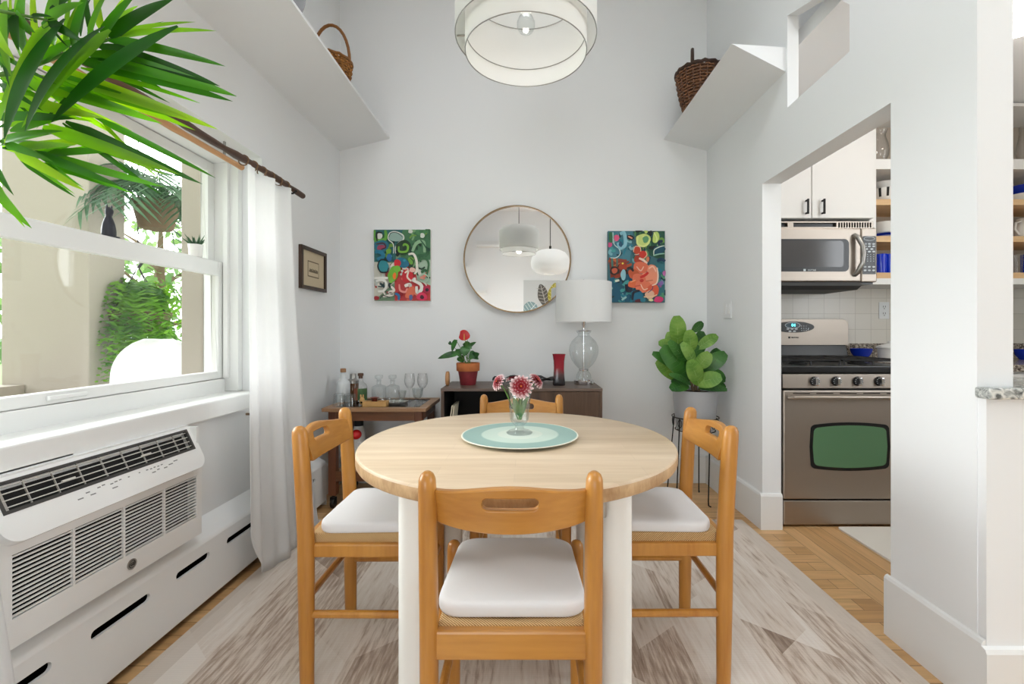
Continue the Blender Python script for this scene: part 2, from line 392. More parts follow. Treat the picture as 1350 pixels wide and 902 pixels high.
def matm(name):
    """round woven placemat: teal ring around a pale centre, measured from its own centre"""
    m, nt, b = newmat(name); L = nt.links.new
    tc = N(nt, 'ShaderNodeTexCoord'); ln = N(nt, 'ShaderNodeVectorMath', operation='LENGTH'); L(tc.outputs['Object'], ln.inputs[0])
    cr = N(nt, 'ShaderNodeValToRGB'); cr.color_ramp.interpolation = 'LINEAR'; e = cr.color_ramp.elements
    mu = N(nt, 'ShaderNodeMath', operation='MULTIPLY'); mu.inputs[1].default_value = 1/.2; L(ln.outputs['Value'], mu.inputs[0])
    e[0].position = 0; e[0].color = lin((214,226,216)); e[1].position = .985; e[1].color = lin((232,230,214))
    for p, c in ((.36,(212,222,208)), (.38,(200,216,203)), (.62,(196,213,200)), (.65,(152,180,171)), (.935,(146,175,167)), (.945,(232,230,214))):
        k = e.new(p); k.color = lin(c)
    L(mu.outputs[0], cr.inputs[0]); L(cr.outputs[0], b.inputs['Base Color']); b.inputs['Roughness'].default_value = .85
    wv = N(nt, 'ShaderNodeTexWave', wave_type='RINGS', rings_direction='SPHERICAL'); wv.inputs['Scale'].default_value = 60; L(tc.outputs['Object'], wv.inputs['Vector'])
    bp = N(nt, 'ShaderNodeBump'); bp.inputs['Strength'].default_value = .3; bp.inputs['Distance'].default_value = .001; L(wv.outputs[1], bp.inputs['Height']); L(bp.outputs[0], b.inputs['Normal'])
    return m
def rushm(name):
    m, nt, b = newmat(name); L = nt.links.new
    tc = N(nt, 'ShaderNodeTexCoord')
    wv = N(nt, 'ShaderNodeTexWave', bands_direction='DIAGONAL'); wv.inputs['Scale'].default_value = 95; wv.inputs['Distortion'].default_value = 1.5; L(tc.outputs['Object'], wv.inputs['Vector'])
    cr = N(nt, 'ShaderNodeValToRGB'); cr.color_ramp.elements[0].color = lin((150,110,62)); cr.color_ramp.elements[1].color = lin((226,190,138)); cr.color_ramp.elements[0].position = .1; cr.color_ramp.elements[1].position = .6
    L(wv.outputs[1], cr.inputs[0]); L(cr.outputs[0], b.inputs['Base Color']); b.inputs['Roughness'].default_value = .8
    bp = N(nt, 'ShaderNodeBump'); bp.inputs['Strength'].default_value = .5; bp.inputs['Distance'].default_value = .003; L(wv.outputs[1], bp.inputs['Height']); L(bp.outputs[0], b.inputs['Normal'])
    return m
M = {}
M['wall'] = pm('wall paint', (240,241,241), .85, spec=.2, bump=.03, bscale=30)
M['trim'] = pm('white trim paint', (238,238,236), .45, spec=.4)
M['ceil'] = pm('ceiling paint', (245,245,244), .9, spec=.1)
M['floor'] = floorm('oak strip floor'); M['floor2'] = floorm('oak boards', 'Y')
M['rug'] = rugm('patchwork rug')
M['chair'] = woodm('honey lacquered beech', (170,108,38), (202,142,62), 'Z', 10, .1, .34, coat=.25)
M['chairx'] = woodm('honey lacquered beech along', (172,110,40), (204,144,64), 'X', 10, .1, .34, coat=.25)
M['table'] = woodm('pale maple butcher block', (204,178,146), (228,207,180), 'X', 9, .08, .42, staves=(.52, .062, .06))
M['rim'] = woodm('maple edge grain', (164,126,86), (206,172,130), 'Z', 16, .5, .42)
M['leg'] = pm('white lacquer', (238,236,230), .35)
M['rush'] = rushm('woven rush')
M['cush'] = fabricm('white cushion cotton', (230,228,228), weave=22)
M['curt'] = fabricm('white curtain linen', (252,252,252), trans=.5, weave=8)
M['shade'] = fabricm('white lampshade linen', (252,252,251), trans=.5, weave=120)
M['drum'] = fabricm('white drum shade fabric', (250,250,248), trans=.5, weave=90)
M['walnut'] = woodm('walnut veneer', (62,44,34), (104,80,62), 'Z', 14, .08, .4)
M['waltop'] = woodm('walnut veneer top', (84,68,58), (110,92,80), 'X', 14, .08, .42)
M['cart'] = woodm('brown cart wood', (92,54,28), (128,80,44), 'X', 12, .1, .4)
M['cartleg'] = woodm('brown cart leg wood', (84,46,24), (116,66,36), 'Z', 12, .1, .4)
M['carttop'] = woodm('light brown cart frame wood', (142,104,72), (172,132,96), 'X', 12, .1, .4)
M['black'] = pm('black enamel', (16,16,17), .3)
M['blackm'] = pm('matt black', (20,19,19), .7)
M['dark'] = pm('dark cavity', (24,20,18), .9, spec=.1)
M['iron'] = pm('black iron wire', (28,27,27), .5, .3)
M['brass'] = pm('aged brass', (140,118,90), .4, 1.0)
M['chrome'] = pm('chrome', (225,225,228), .08, 1.0)
M['nickel'] = pm('brushed nickel', (170,168,164), .3, 1.0)
M['steel'] = pm('brushed stainless steel', (170,160,150), .42, 1.0)
M['mirror'] = pm('mirror silvering', (246,246,246), .0, 1.0)
M['glass'] = glassm('clear glass', edge=.5, edgecol=(176,180,180))
M['cut'] = glassm('cut crystal', (248,250,250), .14, .36, (212,216,217))
M['pane'] = glassm('window pane glass', (253,253,251), .03, .12, (215,218,218), fres=.10)
M['white'] = pm('white plastic', (236,237,236), .4)
M['ac'] = pm('white appliance plastic', (244,244,243), .45)
M['acgrey'] = pm('grey louvre plastic', (176,172,166), .5)
M['acmid'] = pm('pale louvre plastic', (214,211,205), .5)
M['char'] = pm('charcoal plastic', (64,62,60), .55)
M['icon'] = pm('grey printed icons', (128,128,128), .6)
M['heater'] = pm('white enamelled steel', (247,248,248), .35)
M['rodwood'] = woodm('dark brown branch', (62,40,30), (98,68,50), 'Y', 20, .15, .5)
M['bamboo'] = woodm('tan bamboo', (170,116,72), (206,154,104), 'Y', 16, .1, .4)
M['ring'] = pm('brown curtain ring', (120,88,58), .4)
M['terra'] = pm('terracotta', (186,108,58), .8, vary=.1, vscale=30)
M['redpaint'] = pm('dark red painted clay', (124,34,42), .6, vary=.2, vscale=25)
M['soil'] = pm('potting soil', (52,40,30), .95, bump=.5, bscale=120)
M['greypot'] = pm('grey glazed pot', (178,180,184), .4)
M['palm'] = leafm('palm leaf', (44,92,24), (88,142,34), .5, .35, 5, attr=True)
M['palmdark'] = leafm('porch palm leaf', (52,88,60), (92,126,92), .35, .5, 6)
M['fern'] = leafm('fern leaf', (62,122,26), (126,180,56), .42, .6, 9)
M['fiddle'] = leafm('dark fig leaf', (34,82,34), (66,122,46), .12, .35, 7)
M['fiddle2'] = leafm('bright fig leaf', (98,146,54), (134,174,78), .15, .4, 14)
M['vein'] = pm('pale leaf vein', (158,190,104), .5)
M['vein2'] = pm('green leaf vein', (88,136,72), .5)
M['anth'] = leafm('anthurium leaf', (26,72,28), (58,116,44), .15, .35, 20)
M['spathe'] = pm('red anthurium spathe', (190,24,30), .3)
M['spadix'] = pm('yellow spadix', (206,150,80), .6)
M['stem'] = pm('green stem', (92,132,58), .6)
M['petal'] = attrm('dahlia petals', .6)
M['paint'] = attrm('artist paint', .55, bump=.12)
M['stone'] = pm('porch stucco', (164,155,143), .9, bump=.1, bscale=60)
M['stone2'] = pm('porch floor stone', (170,164,154), .9)
M['bark'] = pm('tree bark', (120,100,78), .95)
M['treeleaf'] = leafm('tree leaf', (92,132,76), (146,176,116), .3, .6, 2)
M['coco'] = pm('coconut fibre basket', (110,90,66), .95, bump=.5, bscale=60)
M['cat'] = pm('black cat glaze', (38,40,50), .4)
M['wick1'] = wickerm('golden wicker', (110,64,20), (192,130,58), 70)
M['wick2'] = wickerm('brown willow wicker', (58,34,22), (140,92,56), 60)
M['wick2d'] = pm('dark willow', (60,38,26), .6)
M['wick1d'] = pm('dark gold cane', (134,84,30), .55)
M['bluegl'] = pm('cobalt blue glaze', (16,48,168), .15)
M['cobalt'] = pm('cobalt glass', (10,50,190), .1)
M['china'] = pm('white china', (236,234,230), .2)
M['cabinet'] = pm('white cabinet paint', (232,230,226), .4)
M['birch'] = woodm('birch shelf edge', (206,164,114), (228,192,146), 'X', 14, .1, .5)
M['taupe'] = pm('taupe shelf back', (176,164,150), .8)
M['granite'] = granitem('grey granite', ((92,96,94), (176,178,174), (222,222,216)), 38)
M['granite2'] = granitem('brown granite', ((60,52,46), (132,120,108), (190,180,166)), 60)
M['tile'] = tilem('cream wall tile')
M['ovengl'] = pm('green oven glass', (88,128,92), .12, coat=.4)  # one even green over the whole oven window
M['mwgl'] = pm('grey microwave glass', (70,68,68), .12)
M['cyan'] = pm('lit cyan digits', (120,236,240), .5, emit=(90,230,245), estr=2.2)
M['lcd'] = pm('teal display', (14,60,74), .2)
M['button'] = pm('pale grey button', (196,202,206), .4)
M['placemat'] = matm('teal round weave')
M['krug'] = fabricm('cream kitchen rug', (232,226,216), weave=14)
M['cork'] = pm('cork stopper', (166,126,92), .9, bump=.3, bscale=200)
M['frost'] = pm('frosted white glass', (222,226,227), .35)
M['amber'] = pm('brown liquor bottle', (96,58,26), .15)
M['labelg'] = pm('green label', (72,104,62), .6); M['labelr'] = pm('rust label', (150,84,62), .6)
M['redcap'] = pm('red plastic', (206,30,34), .35)
M['woodbox'] = woodm('light bamboo box', (196,148,86), (222,178,116), 'X', 18, .1, .5)
M['paper'] = pm('paper', (226,216,190), .9); M['matb'] = pm('cream mat board', (206,190,160), .9); M['ink'] = pm('sepia print', (120,106,86), .9)
M['frame'] = woodm('dark brown frame wood', (44,30,22), (70,48,34), 'Z', 20, .2, .4)
M['redvase'] = None
def redvase():
    m, nt, b = newmat('red to black vase glaze'); L = nt.links.new
    tc = N(nt, 'ShaderNodeTexCoord'); sp = N(nt, 'ShaderNodeSeparateXYZ'); L(tc.outputs['Object'], sp.inputs[0])
    no = N(nt, 'ShaderNodeTexNoise'); no.inputs['Scale'].default_value = 25; L(tc.outputs['Object'], no.inputs['Vector'])
    ad = N(nt, 'ShaderNodeMath', operation='MULTIPLY_ADD'); ad.inputs[1].default_value = .05; L(no.outputs[0], ad.inputs[0]); L(sp.outputs[2], ad.inputs[2])
    mr = N(nt, 'ShaderNodeMapRange'); mr.inputs[1].default_value = .03; mr.inputs[2].default_value = .2; L(ad.outputs[0], mr.inputs[0])
    cr = N(nt, 'ShaderNodeValToRGB'); e = cr.color_ramp.elements; e[0].color = lin((36,32,34)); e[1].color = lin((150,34,48)); e[0].position = .2; e[1].position = .65
    k = e.new(.4); k.color = lin((92,56,56)); L(mr.outputs[0], cr.inputs[0]); L(cr.outputs[0], b.inputs['Base Color']); b.inputs['Roughness'].default_value = .15
    return m
M['redvase'] = redvase()
# ================================================================= THE SETTING
XL, XR, YB, YREAR, ZC = -1.37, 1.315, 3.33, -3.4, 3.75
XW2 = 1.42                      # kitchen side of the right wall
XK, YK = 3.6, 3.27              # kitchen extents
FY0, FY1, SILLZ, HEADZ = .45, 2.35, .80, 2.0   # left window opening
mb = MB().box(XL-.3, 1.42, YREAR-.1, YB+.12, -.08, 0); struct('floor', mb, M['floor'], smooth=0)
mb = MB().box(1.42, XK+.1, YREAR-.1, YB+.12, -.08, 0); struct('floor', mb, M['floor2'], smooth=0)
SK = (-.85, .95, .35, 1.40)     # invented ceiling opening over the dining table, lets in fill light
mb = MB().prism([(XL-.3,YREAR-.1),(XK+.1,YREAR-.1),(XK+.1,YB+.12),(XL-.3,YB+.12)], lambda a, b, d: Vector((a, b, d)), ZC, ZC+.1, holes=[[(SK[0],SK[2]),(SK[1],SK[2]),(SK[1],SK[3]),(SK[0],SK[3])]])
struct('ceiling', mb, M['ceil'], smooth=0)
mb = MB().box(SK[0], SK[0]+.05, SK[2], SK[3], ZC+.02, ZC+.2).box(SK[1]-.05, SK[1], SK[2], SK[3], ZC+.02, ZC+.2).box(SK[0]+.05, SK[1]-.05, SK[2], SK[2]+.05, ZC+.02, ZC+.2).box(SK[0]+.05, SK[1]-.05, SK[3]-.05, SK[3], ZC+.02, ZC+.2)
struct('fill_window_5', mb, M['trim'], smooth=0)  # frame of the added ceiling opening
mb = MB().box(1.42, XK+.1, 1.42, YB+.12, 2.6, 2.68); struct('ceiling', mb, M['ceil'], smooth=0)
# back wall and kitchen back wall
struct('wall_back', MB().box(XL-.3, 1.42, YB, YB+.12, 0, ZC), M['wall'], smooth=0)
struct('wall_kitchen', MB().box(1.42, XK+.1, YK, YB+.12, 0, ZC), M['wall'], smooth=0)
W4 = (.1, 1.25, 1.05, 2.9)         # window invented in the unseen far right wall, for fill from the right
mb = MB().prism([(YREAR,0),(YK,0),(YK,ZC),(YREAR,ZC)], lambda a, b, d: Vector((d, a, b)), XK, XK+.1, holes=[[(W4[0],W4[2]),(W4[1],W4[2]),(W4[1],W4[3]),(W4[0],W4[3])]])
struct('wall_far_right', mb, M['wall'], smooth=0)
# left wall with the dining window and an added fill-light opening behind the camera
mb = MB(); yl = lambda a, b, d: Vector((d, a, b))
W2 = (-2.2, -1.0, .8, 2.6)
mb.prism([(YREAR,0),(YB,0),(YB,ZC),(YREAR,ZC)], yl, XL-.3, XL,
         holes=[[(FY0,SILLZ-.02),(FY1,SILLZ-.02),(FY1,HEADZ),(FY0,HEADZ)], [(W2[0],W2[2]),(W2[1],W2[2]),(W2[1],W2[3]),(W2[0],W2[3])]])
struct('wall_left', mb, M['wall'], smooth=0)
# rear wall (seen in the mirror), with an invented opening for fill light
W3 = (-1.3, .2, .06, 1.55)
mb = MB().prism([(XL-.3,0),(XK,0),(XK,ZC),(XL-.3,ZC)], lambda a, b, d: Vector((a, d, b)), YREAR-.1, YREAR,
         holes=[[(W3[0],W3[2]),(W3[1],W3[2]),(W3[1],W3[3]),(W3[0],W3[3])]])
struct('wall_rear', mb, M['wall'], smooth=0)
# right wall: far stretch, header over the kitchen opening, near pier, and the little gabled opening
JY, PY0, PY1, HZ = 2.545, 1.33, 1.646, 1.93
mb = MB().prism([(PY0,0),(PY1,0),(PY1,HZ),(JY,HZ),(JY,0),(YB,0),(YB,2.1),(PY0,2.1)], yl, XR, XW2)
mb.prism([(PY0,2.1),(YB,2.1),(YB,ZC),(PY0,ZC)], yl, XR, XR+.057, holes=[[(1.856,2.245),(2.30,2.235),(2.30,2.70),(2.093,2.63),(1.915,2.50),(1.856,2.436)]])
struct('wall_right', mb, M['wall'], smooth=0)
# half wall under the granite counter
struct('wall_counter', MB().box(XR+.002, XK, 1.305, 1.42, 0, .908), M['wall'], smooth=0)
# sloping ledges high on both side walls
ledge = lambda a, b, d: Vector((a, d, b))
mb = MB().prism([(XL,2.425),(-1.008,2.515),(-1.008,2.53),(XL,2.53)], ledge, YREAR, YB); struct('trim_1', mb, M['wall'], smooth=0)
mb = MB().prism([(XR,2.425),(1.0,2.51),(XR,2.55)], lambda a, b, d: Vector((a, d + (.09 if (d < 2.5 and a > 1.2) else 0), b)), 2.225, YB); struct('trim_2', mb, M['wall'], smooth=0)
# baseboards
def bboard(name, outline, path0, path1, axis):
    m_ = MB()
    if axis == 'x': m_.prism(outline, lambda a, b, d: Vector((d, path0[1]+a*path0[2], b)), path0[0], path1)
    else: m_.prism(outline, lambda a, b, d: Vector((path0[1]+a*path0[2], d, b)), path0[0], path1)
    return struct(name, m_, M['trim'], smooth=0)
prof = [(0,0),(.016,0),(.016,.185),(.011,.196),(0,.2)]
bboard('baseboard_back', prof, (XL+.02, YB, -1), XR-.016, 'x')
bboard('baseboard_right', prof, (JY, XR, -1), YB, 'y')
bboard('baseboard_right', [(0,0),(.013,0),(.013,.205),(.008,.214),(0,.218)], (PY0-.025, XR, -1), PY1+.016, 'y')
bboard('baseboard_right', prof, (XR-.016, JY, -1), XW2, 'x')
bboard('baseboard_right', prof, (XR+.001, PY1, 1), XW2, 'x')
bboard('baseboard_counter', prof, (XR-.013, 1.305, -1), XK, 'x')
bboard('baseboard_rear', prof, (XL, YREAR, 1), XK, 'x')
bboard('baseboard_left', prof, (2.9, XL, 1), YB, 'y')

# ---- window 1 (left wall): frame, two sashes, stool
def sash(name, x0, x1, y0, y1, z0, z1, st, bot, top, parent):
    m_ = MB()
    m_.box(x0, x1, y0, y0+st, z0, z1).box(x0, x1, y1-st, y1, z0, z1)
    m_.box(x0, x1, y0+st, y1-st, z0, z0+bot).box(x0, x1, y0+st, y1-st, z1-top, z1)
    s_ = obj(name, m_, M['trim'], parent, smooth=0, bevel=.004)
    obj('pane', MB().box((x0+x1)/2-.003, (x0+x1)/2+.003, y0+st, y1-st, z0+bot, z1-top), M['pane'], s_, smooth=0)
    return s_
mb = MB()
mb.box(-1.64, -1.47, FY1-.035, FY1, .8, HEADZ).box(-1.64, -1.47, FY0, FY0+.035, .8, HEADZ).box(-1.64, -1.47, FY0+.035, FY1-.035, HEADZ-.04, HEADZ)
mb.box(-1.66, -1.535, FY0+.035, FY1-.035, .79, .865)
win = struct('window_1', mb, M['trim'], smooth=0, bevel=.003)
s1 = sash('lower_sash', -1.578, -1.54, FY0+.04, FY1-.03, .868, 1.452, .05, .038, .07, win)
s2 = sash('upper_sash', -1.628, -1.592, FY0+.04, FY1-.03, 1.40, HEADZ-.045, .05, .045, .05, win)
obj('sash_lift', MB().obox((-1.534, 1.52, .887), (.012, .13, .016)), M['trim'], win, bevel=.004)
obj('jamb_stop', MB().box(-1.534, -1.512, FY1-.055, FY1-.0355, .87, HEADZ-.045).box(-1.534, -1.512, FY0+.0355, FY0+.055, .87, HEADZ-.045), M['trim'], win, smooth=0)
obj('sash_lock', MB().obox((-1.55, .98, 1.459), (.02, .12, .012)).obox((-1.55, .98, 1.468), (.012, .05, .01)), M['white'], win, bevel=.003)
mb = MB().box(-1.60, -1.372, FY0+.002, FY1-.002, .775, .799).box(-1.40, -1.322, FY0-.1, 2.19, .735, .81)
struct('trim_3', mb, M['trim'], smooth=0, bevel=.006)
# frames for the added, unseen windows that bring in fill light
def fillwin(name, fm, a0, a1, z0, z1, nm):
    m_ = MB()
    def bx(p0, p1, q0, q1, d0=-.04, d1=.04):
        m_.add([fm(a, b, d) for a, b, d in ((p0,q0,d0),(p1,q0,d0),(p1,q1,d0),(p0,q1,d0),(p0,q0,d1),(p1,q0,d1),(p1,q1,d1),(p0,q1,d1))], [(0,3,2,1),(4,5,6,7),(0,1,5,4),(1,2,6,5),(2,3,7,6),(3,0,4,7)])
    bx(a0, a0+.07, z0, z1); bx(a1-.07, a1, z0, z1); bx(a0+.07, a1-.07, z0, z0+.08); bx(a0+.07, a1-.07, z1-.07, z1)
    for k in range(1, nm): c = a0+(a1-a0)*k/nm; bx(c-.03, c+.03, z0+.08, z1-.07)
    return struct(name, m_, M['trim'], smooth=0)
fillwin('fill_window_2', lambda a, b, d: Vector((XL-.2+d, a, b)), W2[0], W2[1], W2[2], W2[3], 2)
fillwin('fill_window_3', lambda a, b, d: Vector((a, YREAR-.06+d*.9, b)), W3[0], W3[1], W3[2], W3[3], 2)

fillwin('fill_window_4', lambda a, b, d: Vector((XK+.06+d, a, b)), W4[0], W4[1], W4[2], W4[3], 2)

# ================================================================= OUTSIDE THE WINDOW (porch)
struct('floor_porch', MB().box(-3.6, XL-.3, -1, 4.6, -.08, .12), M['stone2'], smooth=0)
struct('ground', MB().box(-60, -3.6, -40, 60, -.4, -.2), pm('lawn', (120,150,84), .95), smooth=0)
c1 = obj('porch_column', MB().box(-3.0, -2.5, 2.595, 2.83, .12, 2.9), M['stone'], None, smooth=0, bevel=.006); c1['kind'] = 'structure'
c2 = obj('porch_wall', MB().box(-1.78, XL-.301, 2.34, 2.44, .12, 2.9), M['stone'], None, smooth=0, bevel=.006); c2['kind'] = 'structure'
struct('porch_parapet', MB().box(-3.0, -2.86, 2.835, 4.3, .12, .88), M['stone'], smooth=0)
struct('porch_parapet', MB().box(-3.0, -2.86, -.6, 2.59, .12, .80), M['stone'], smooth=0)
struct('porch_beam', MB().box(-2.78, -2.28, -1, 4.6, 2.9, 3.0), M['ceil'], smooth=0)

# ================================================================= CAMERA, WORLD, LIGHT
cam = bpy.data.cameras.new('camera'); co = bpy.data.objects.new('camera', cam); COL.objects.link(co)
co.location = (0, 0, CAMZ); co.rotation_euler = (PI/2, 0, 0)
cam.sensor_width = 36; cam.sensor_fit = 'HORIZONTAL'; cam.lens = FPX/1350*36
cam.shift_x = (675-CX)/1350; cam.shift_y = -(451-CY)/1350
cam.clip_start = .02; cam.clip_end = 300
scn.camera = co
w = bpy.data.worlds.new('world'); scn.world = w; w.use_nodes = True
nt = w.node_tree; bg = nt.nodes['Background']; bg.inputs[0].default_value = (.93, .97, 1.0, 1)
# overcast sky with the hidden sun glowing low in the west, on the porch side
GLOW, BASE = 11.0, 1.65
tc = nt.nodes.new('ShaderNodeTexCoord'); dp = nt.nodes.new('ShaderNodeVectorMath'); dp.operation = 'DOT_PRODUCT'
gd = Vector((-.90, .36, .24)).normalized(); dp.inputs[1].default_value = gd
nt.links.new(tc.outputs['Generated'], dp.inputs[0])
mr = nt.nodes.new('ShaderNodeMapRange'); mr.interpolation_type = 'SMOOTHSTEP'
mr.inputs[1].default_value = math.cos(R(50)); mr.inputs[2].default_value = math.cos(R(18)); mr.inputs[3].default_value = BASE; mr.inputs[4].default_value = BASE+GLOW
nt.links.new(dp.outputs['Value'], mr.inputs[0]); nt.links.new(mr.outputs[0], bg.inputs[1])
def area(name, loc, rot, sx, sy, power, col=(1,1,1), spread=180):
    l = bpy.data.lights.new(name, 'AREA'); l.shape = 'RECTANGLE'; l.size = sx; l.size_y = sy; l.energy = power; l.color = col; l.spread = R(spread)
    o = bpy.data.objects.new(name, l); COL.objects.link(o); o.location = loc; o.rotation_euler = rot
    return o
# added fill lights in the invented wall and ceiling openings
area('rear_fill', ((W3[0]+W3[1])/2, YREAR-.14, (W3[2]+W3[3])/2), (R(90), 0, 0), W3[1]-W3[0], W3[3]-W3[2], 38, (.90, .955, 1.0))
area('side_fill', (XL-.34, (W2[0]+W2[1])/2, (W2[2]+W2[3])/2), (0, R(-90), 0), W2[3]-W2[2], W2[1]-W2[0], 18, (.90, .955, 1.0))
area('far_fill', (XK+.14, (W4[0]+W4[1])/2, (W4[2]+W4[3])/2), (0, R(90), 0), W4[3]-W4[2], W4[1]-W4[0], 38, (.90, .955, 1.0))
area('overhead_fill', ((SK[0]+SK[1])/2, (SK[2]+SK[3])/2, ZC+.24), (0, 0, 0), SK[1]-SK[0], SK[3]-SK[2], 20, (.90, .955, 1.0))
# ================================================================= RUG, TABLE, CHAIRS
def simple(name, mb, mats, label, cat, group=None, **k):
    return tag(obj(name, mb, mats, None, **k), label, cat, group)
simple('area_rug', MB().prism(rrect(2.49, 4.6, .012, 3, .005, .35), lambda a, b, d: Vector((a, b, d)), .0005, .009), M['rug'],
       'large beige and taupe patchwork rug under the round dining table', 'rug', smooth=0)
TC = (-.031, 1.495)
t = thing('dining_table', 'round dining table with pale wood top and thick white legs', 'table', (TC[0], TC[1], .009))
n = 96
def ring(r, z): return [Vector((TC[0]+r*math.cos(2*PI*k/n), TC[1]+r*math.sin(2*PI*k/n), z)) for k in range(n)]
mb = MB().loft([ring(.488,.705), ring(.496,.709), ring(.5,.716), ring(.5,.741), ring(.4975,.747), ring(.492,.75)], True, True)
for i, f in enumerate(mb.f):
    zs = [mb.v[j].z for j in f]
    if len(f) == 4 and max(zs) <= .7415: mb.m[i] = 1
obj('table_top', mb, [M['table'], M['rim']], t, smooth=30)
mb = MB()
for k, sy in enumerate((-1, 1)): mb.box(TC[0]-.262, TC[0]+.262, TC[1]+sy*.3-.012, TC[1]+sy*.3+.012, .655, .7045)
mb.box(TC[0]-.274, TC[0]-.25, TC[1]-.3, TC[1]+.3, .655, .7045).box(TC[0]+.25, TC[0]+.274, TC[1]-.3, TC[1]+.3, .655, .7045)
obj('apron', mb, M['leg'], t, smooth=0)
for sx in (-1, 1):
    for sy in (-1, 1):
        c = (TC[0]+sx*.264, TC[1]+sy*.3)
        mb = MB().loft([[Vector((p[0], p[1], z)) for p in rrect(.078*q, .078*q, .03*q, 6, *c)] for z, q in ((.009,.96), (.02,1), (.7,1), (.7049,.98))])
        obj('leg', mb, M['leg'], t, smooth=40)
obj('bracket', MB().box(TC[0]+.20, TC[0]+.232, TC[1]-.345, TC[1]-.315, .63, .7045), M['nickel'], t, smooth=0, bevel=.003)

def make_chair(loc, rotz, label):
    t = thing('dining_chair', label, 'chair', (0,0,0), 0, 'wooden chairs around the dining table')
    def post(pts, rx, ry, n=14):
        m_ = MB(); rings = []
        for (x, y, z, q) in pts:
            rings.append([Vector((x+rx*q*math.cos(2*PI*k/n), y+ry*q*math.sin(2*PI*k/n), z)) for k in range(n)])
        return m_.loft(rings)
    for s in (-1, 1):
        x = s*.174
        pts = [(x,-.172,0,.82), (x,-.173,.03,.86), (x,-.175,.3,1), (x,-.176,.46,1.02), (x,-.186,.65,1.0), (x,-.194,.765,.96), (x,-.1955,.785,.9), (x,-.196,.796,.68), (x,-.1962,.8015,.32)]
        obj('leg', post(pts, .0195, .0255), M['chair'], t, smooth=50)
        x = s*.176
        pts = [(x,.166,0,.85), (x,.166,.3,1), (x,.166,.465,1.02), (x,.166,.482,.9), (x,.166,.490,.62), (x,.166,.4935,.25)]
        obj('leg', post(pts, .0195, .0195), M['chair'], t, smooth=50)
        obj('seat_rail', MB().box(s*.164-.011, s*.164+.011, -.16, .155, .396, .438), M['chair'], t, smooth=0, bevel=.006)
        obj('stretcher', MB().tube([(s*.172,-.165,.222), (s*.174,.16,.222)], [.0115,.0115], 10, ecc=1.0), M['chair'], t)
    obj('seat_rail', MB().box(-.165, .165, -.187, -.163, .400, .462), M['chairx'], t, smooth=0, bevel=.006)
    obj('seat_rail', MB().box(-.165, .165, .155, .179, .400, .438), M['chairx'], t, smooth=0, bevel=.006)
    obj('stretcher', MB().tube([(-.17,-.172,.272), (.17,-.172,.272)], .0115, 10), M['chairx'], t)
    obj('stretcher', MB().tube([(-.17,.166,.272), (.17,.166,.272)], .0115, 10), M['chairx'], t)
    # woven rush seat, dipping toward the middle
    m_ = MB(); g = 12
    def top(u, v): return .466-.012*(1-abs(u))*(1-abs(v))*1.6
    vs = []
    for zf in (0, 1):
        for i in range(g+1):
            for j in range(g+1):
                u, v = -1+2*i/g, -1+2*j/g
                vs.append(Vector((u*.158, -.004+v*.163, top(u, v) if zf else .428)))
    fs = []; K = (g+1)**2
    for i in range(g):
        for j in range(g):
            a = i*(g+1)+j
            fs += [(a, a+1, a+g+2, a+g+1), (K+a, K+a+g+1, K+a+g+2, K+a+1)]
    edge = [i*(g+1) for i in range(g+1)]+[g*(g+1)+j for j in range(1, g+1)]+[i*(g+1)+g for i in range(g-1, -1, -1)]+[j for j in range(g-1, 0, -1)]
    for a, b in zip(edge, edge[1:]+edge[:1]): fs.append((a, b, K+b, K+a))
    m_.add(vs, fs); 
    obj('rush_seat', m_, M['rush'], t, smooth=40, bevel=.005)
    # curved backrest with a slot to grip
    us = [-.158+.316*k/40 for k in range(41)]
    us = sorted(set([round(u, 5) for u in us]+[round(.058*math.sin(R(a)), 5) for a in range(-90, 91, 10)]))
    vb = lambda u: .686-.012*(1-(u/.158)**2)+.004*abs(u/.158)**6
    vt = lambda u: .764+.016*(math.cos(PI*u/.158)*.5+.5)
    mid = .743
    def hh(u):
        a = abs(u)
        if a >= .0578: return 0
        r = .013
        return r if a <= .058-r else math.sqrt(max(0, r*r-(a-(.058-r))**2))
    fm = lambda u, v, w_: Vector((u, -.170-.034*(1-(u/.158)**2)-.03*(v-.69)/.09*.9+w_, v))
    m_ = MB().strips(us, vb, vt, lambda u: mid-hh(u), lambda u: mid+hh(u), fm, -.010, .010)
    obj('backrest', m_, M['chairx'], t, smooth=35, bevel=.0035)
    t.location = loc; t.rotation_euler = (0, 0, rotz)
    return t
CH = [((-.034, 1.142, .009), 0, 'wooden chair at the near side of the table, its back to the viewer'),
      ((-.505, 1.575, .009), R(-90), 'wooden chair on the left of the table beside the long white curtain'),
      ((.435, 1.582, .009), R(90), 'wooden chair on the right of the table in front of the fig plant'),
      ((-.026, 1.915, .009), R(180), 'wooden chair at the far side of the table in front of the sideboard')]
ch0 = make_chair(*CH[0])
for c in CH[1:]: dup(ch0, c[0], c[1], c[2])

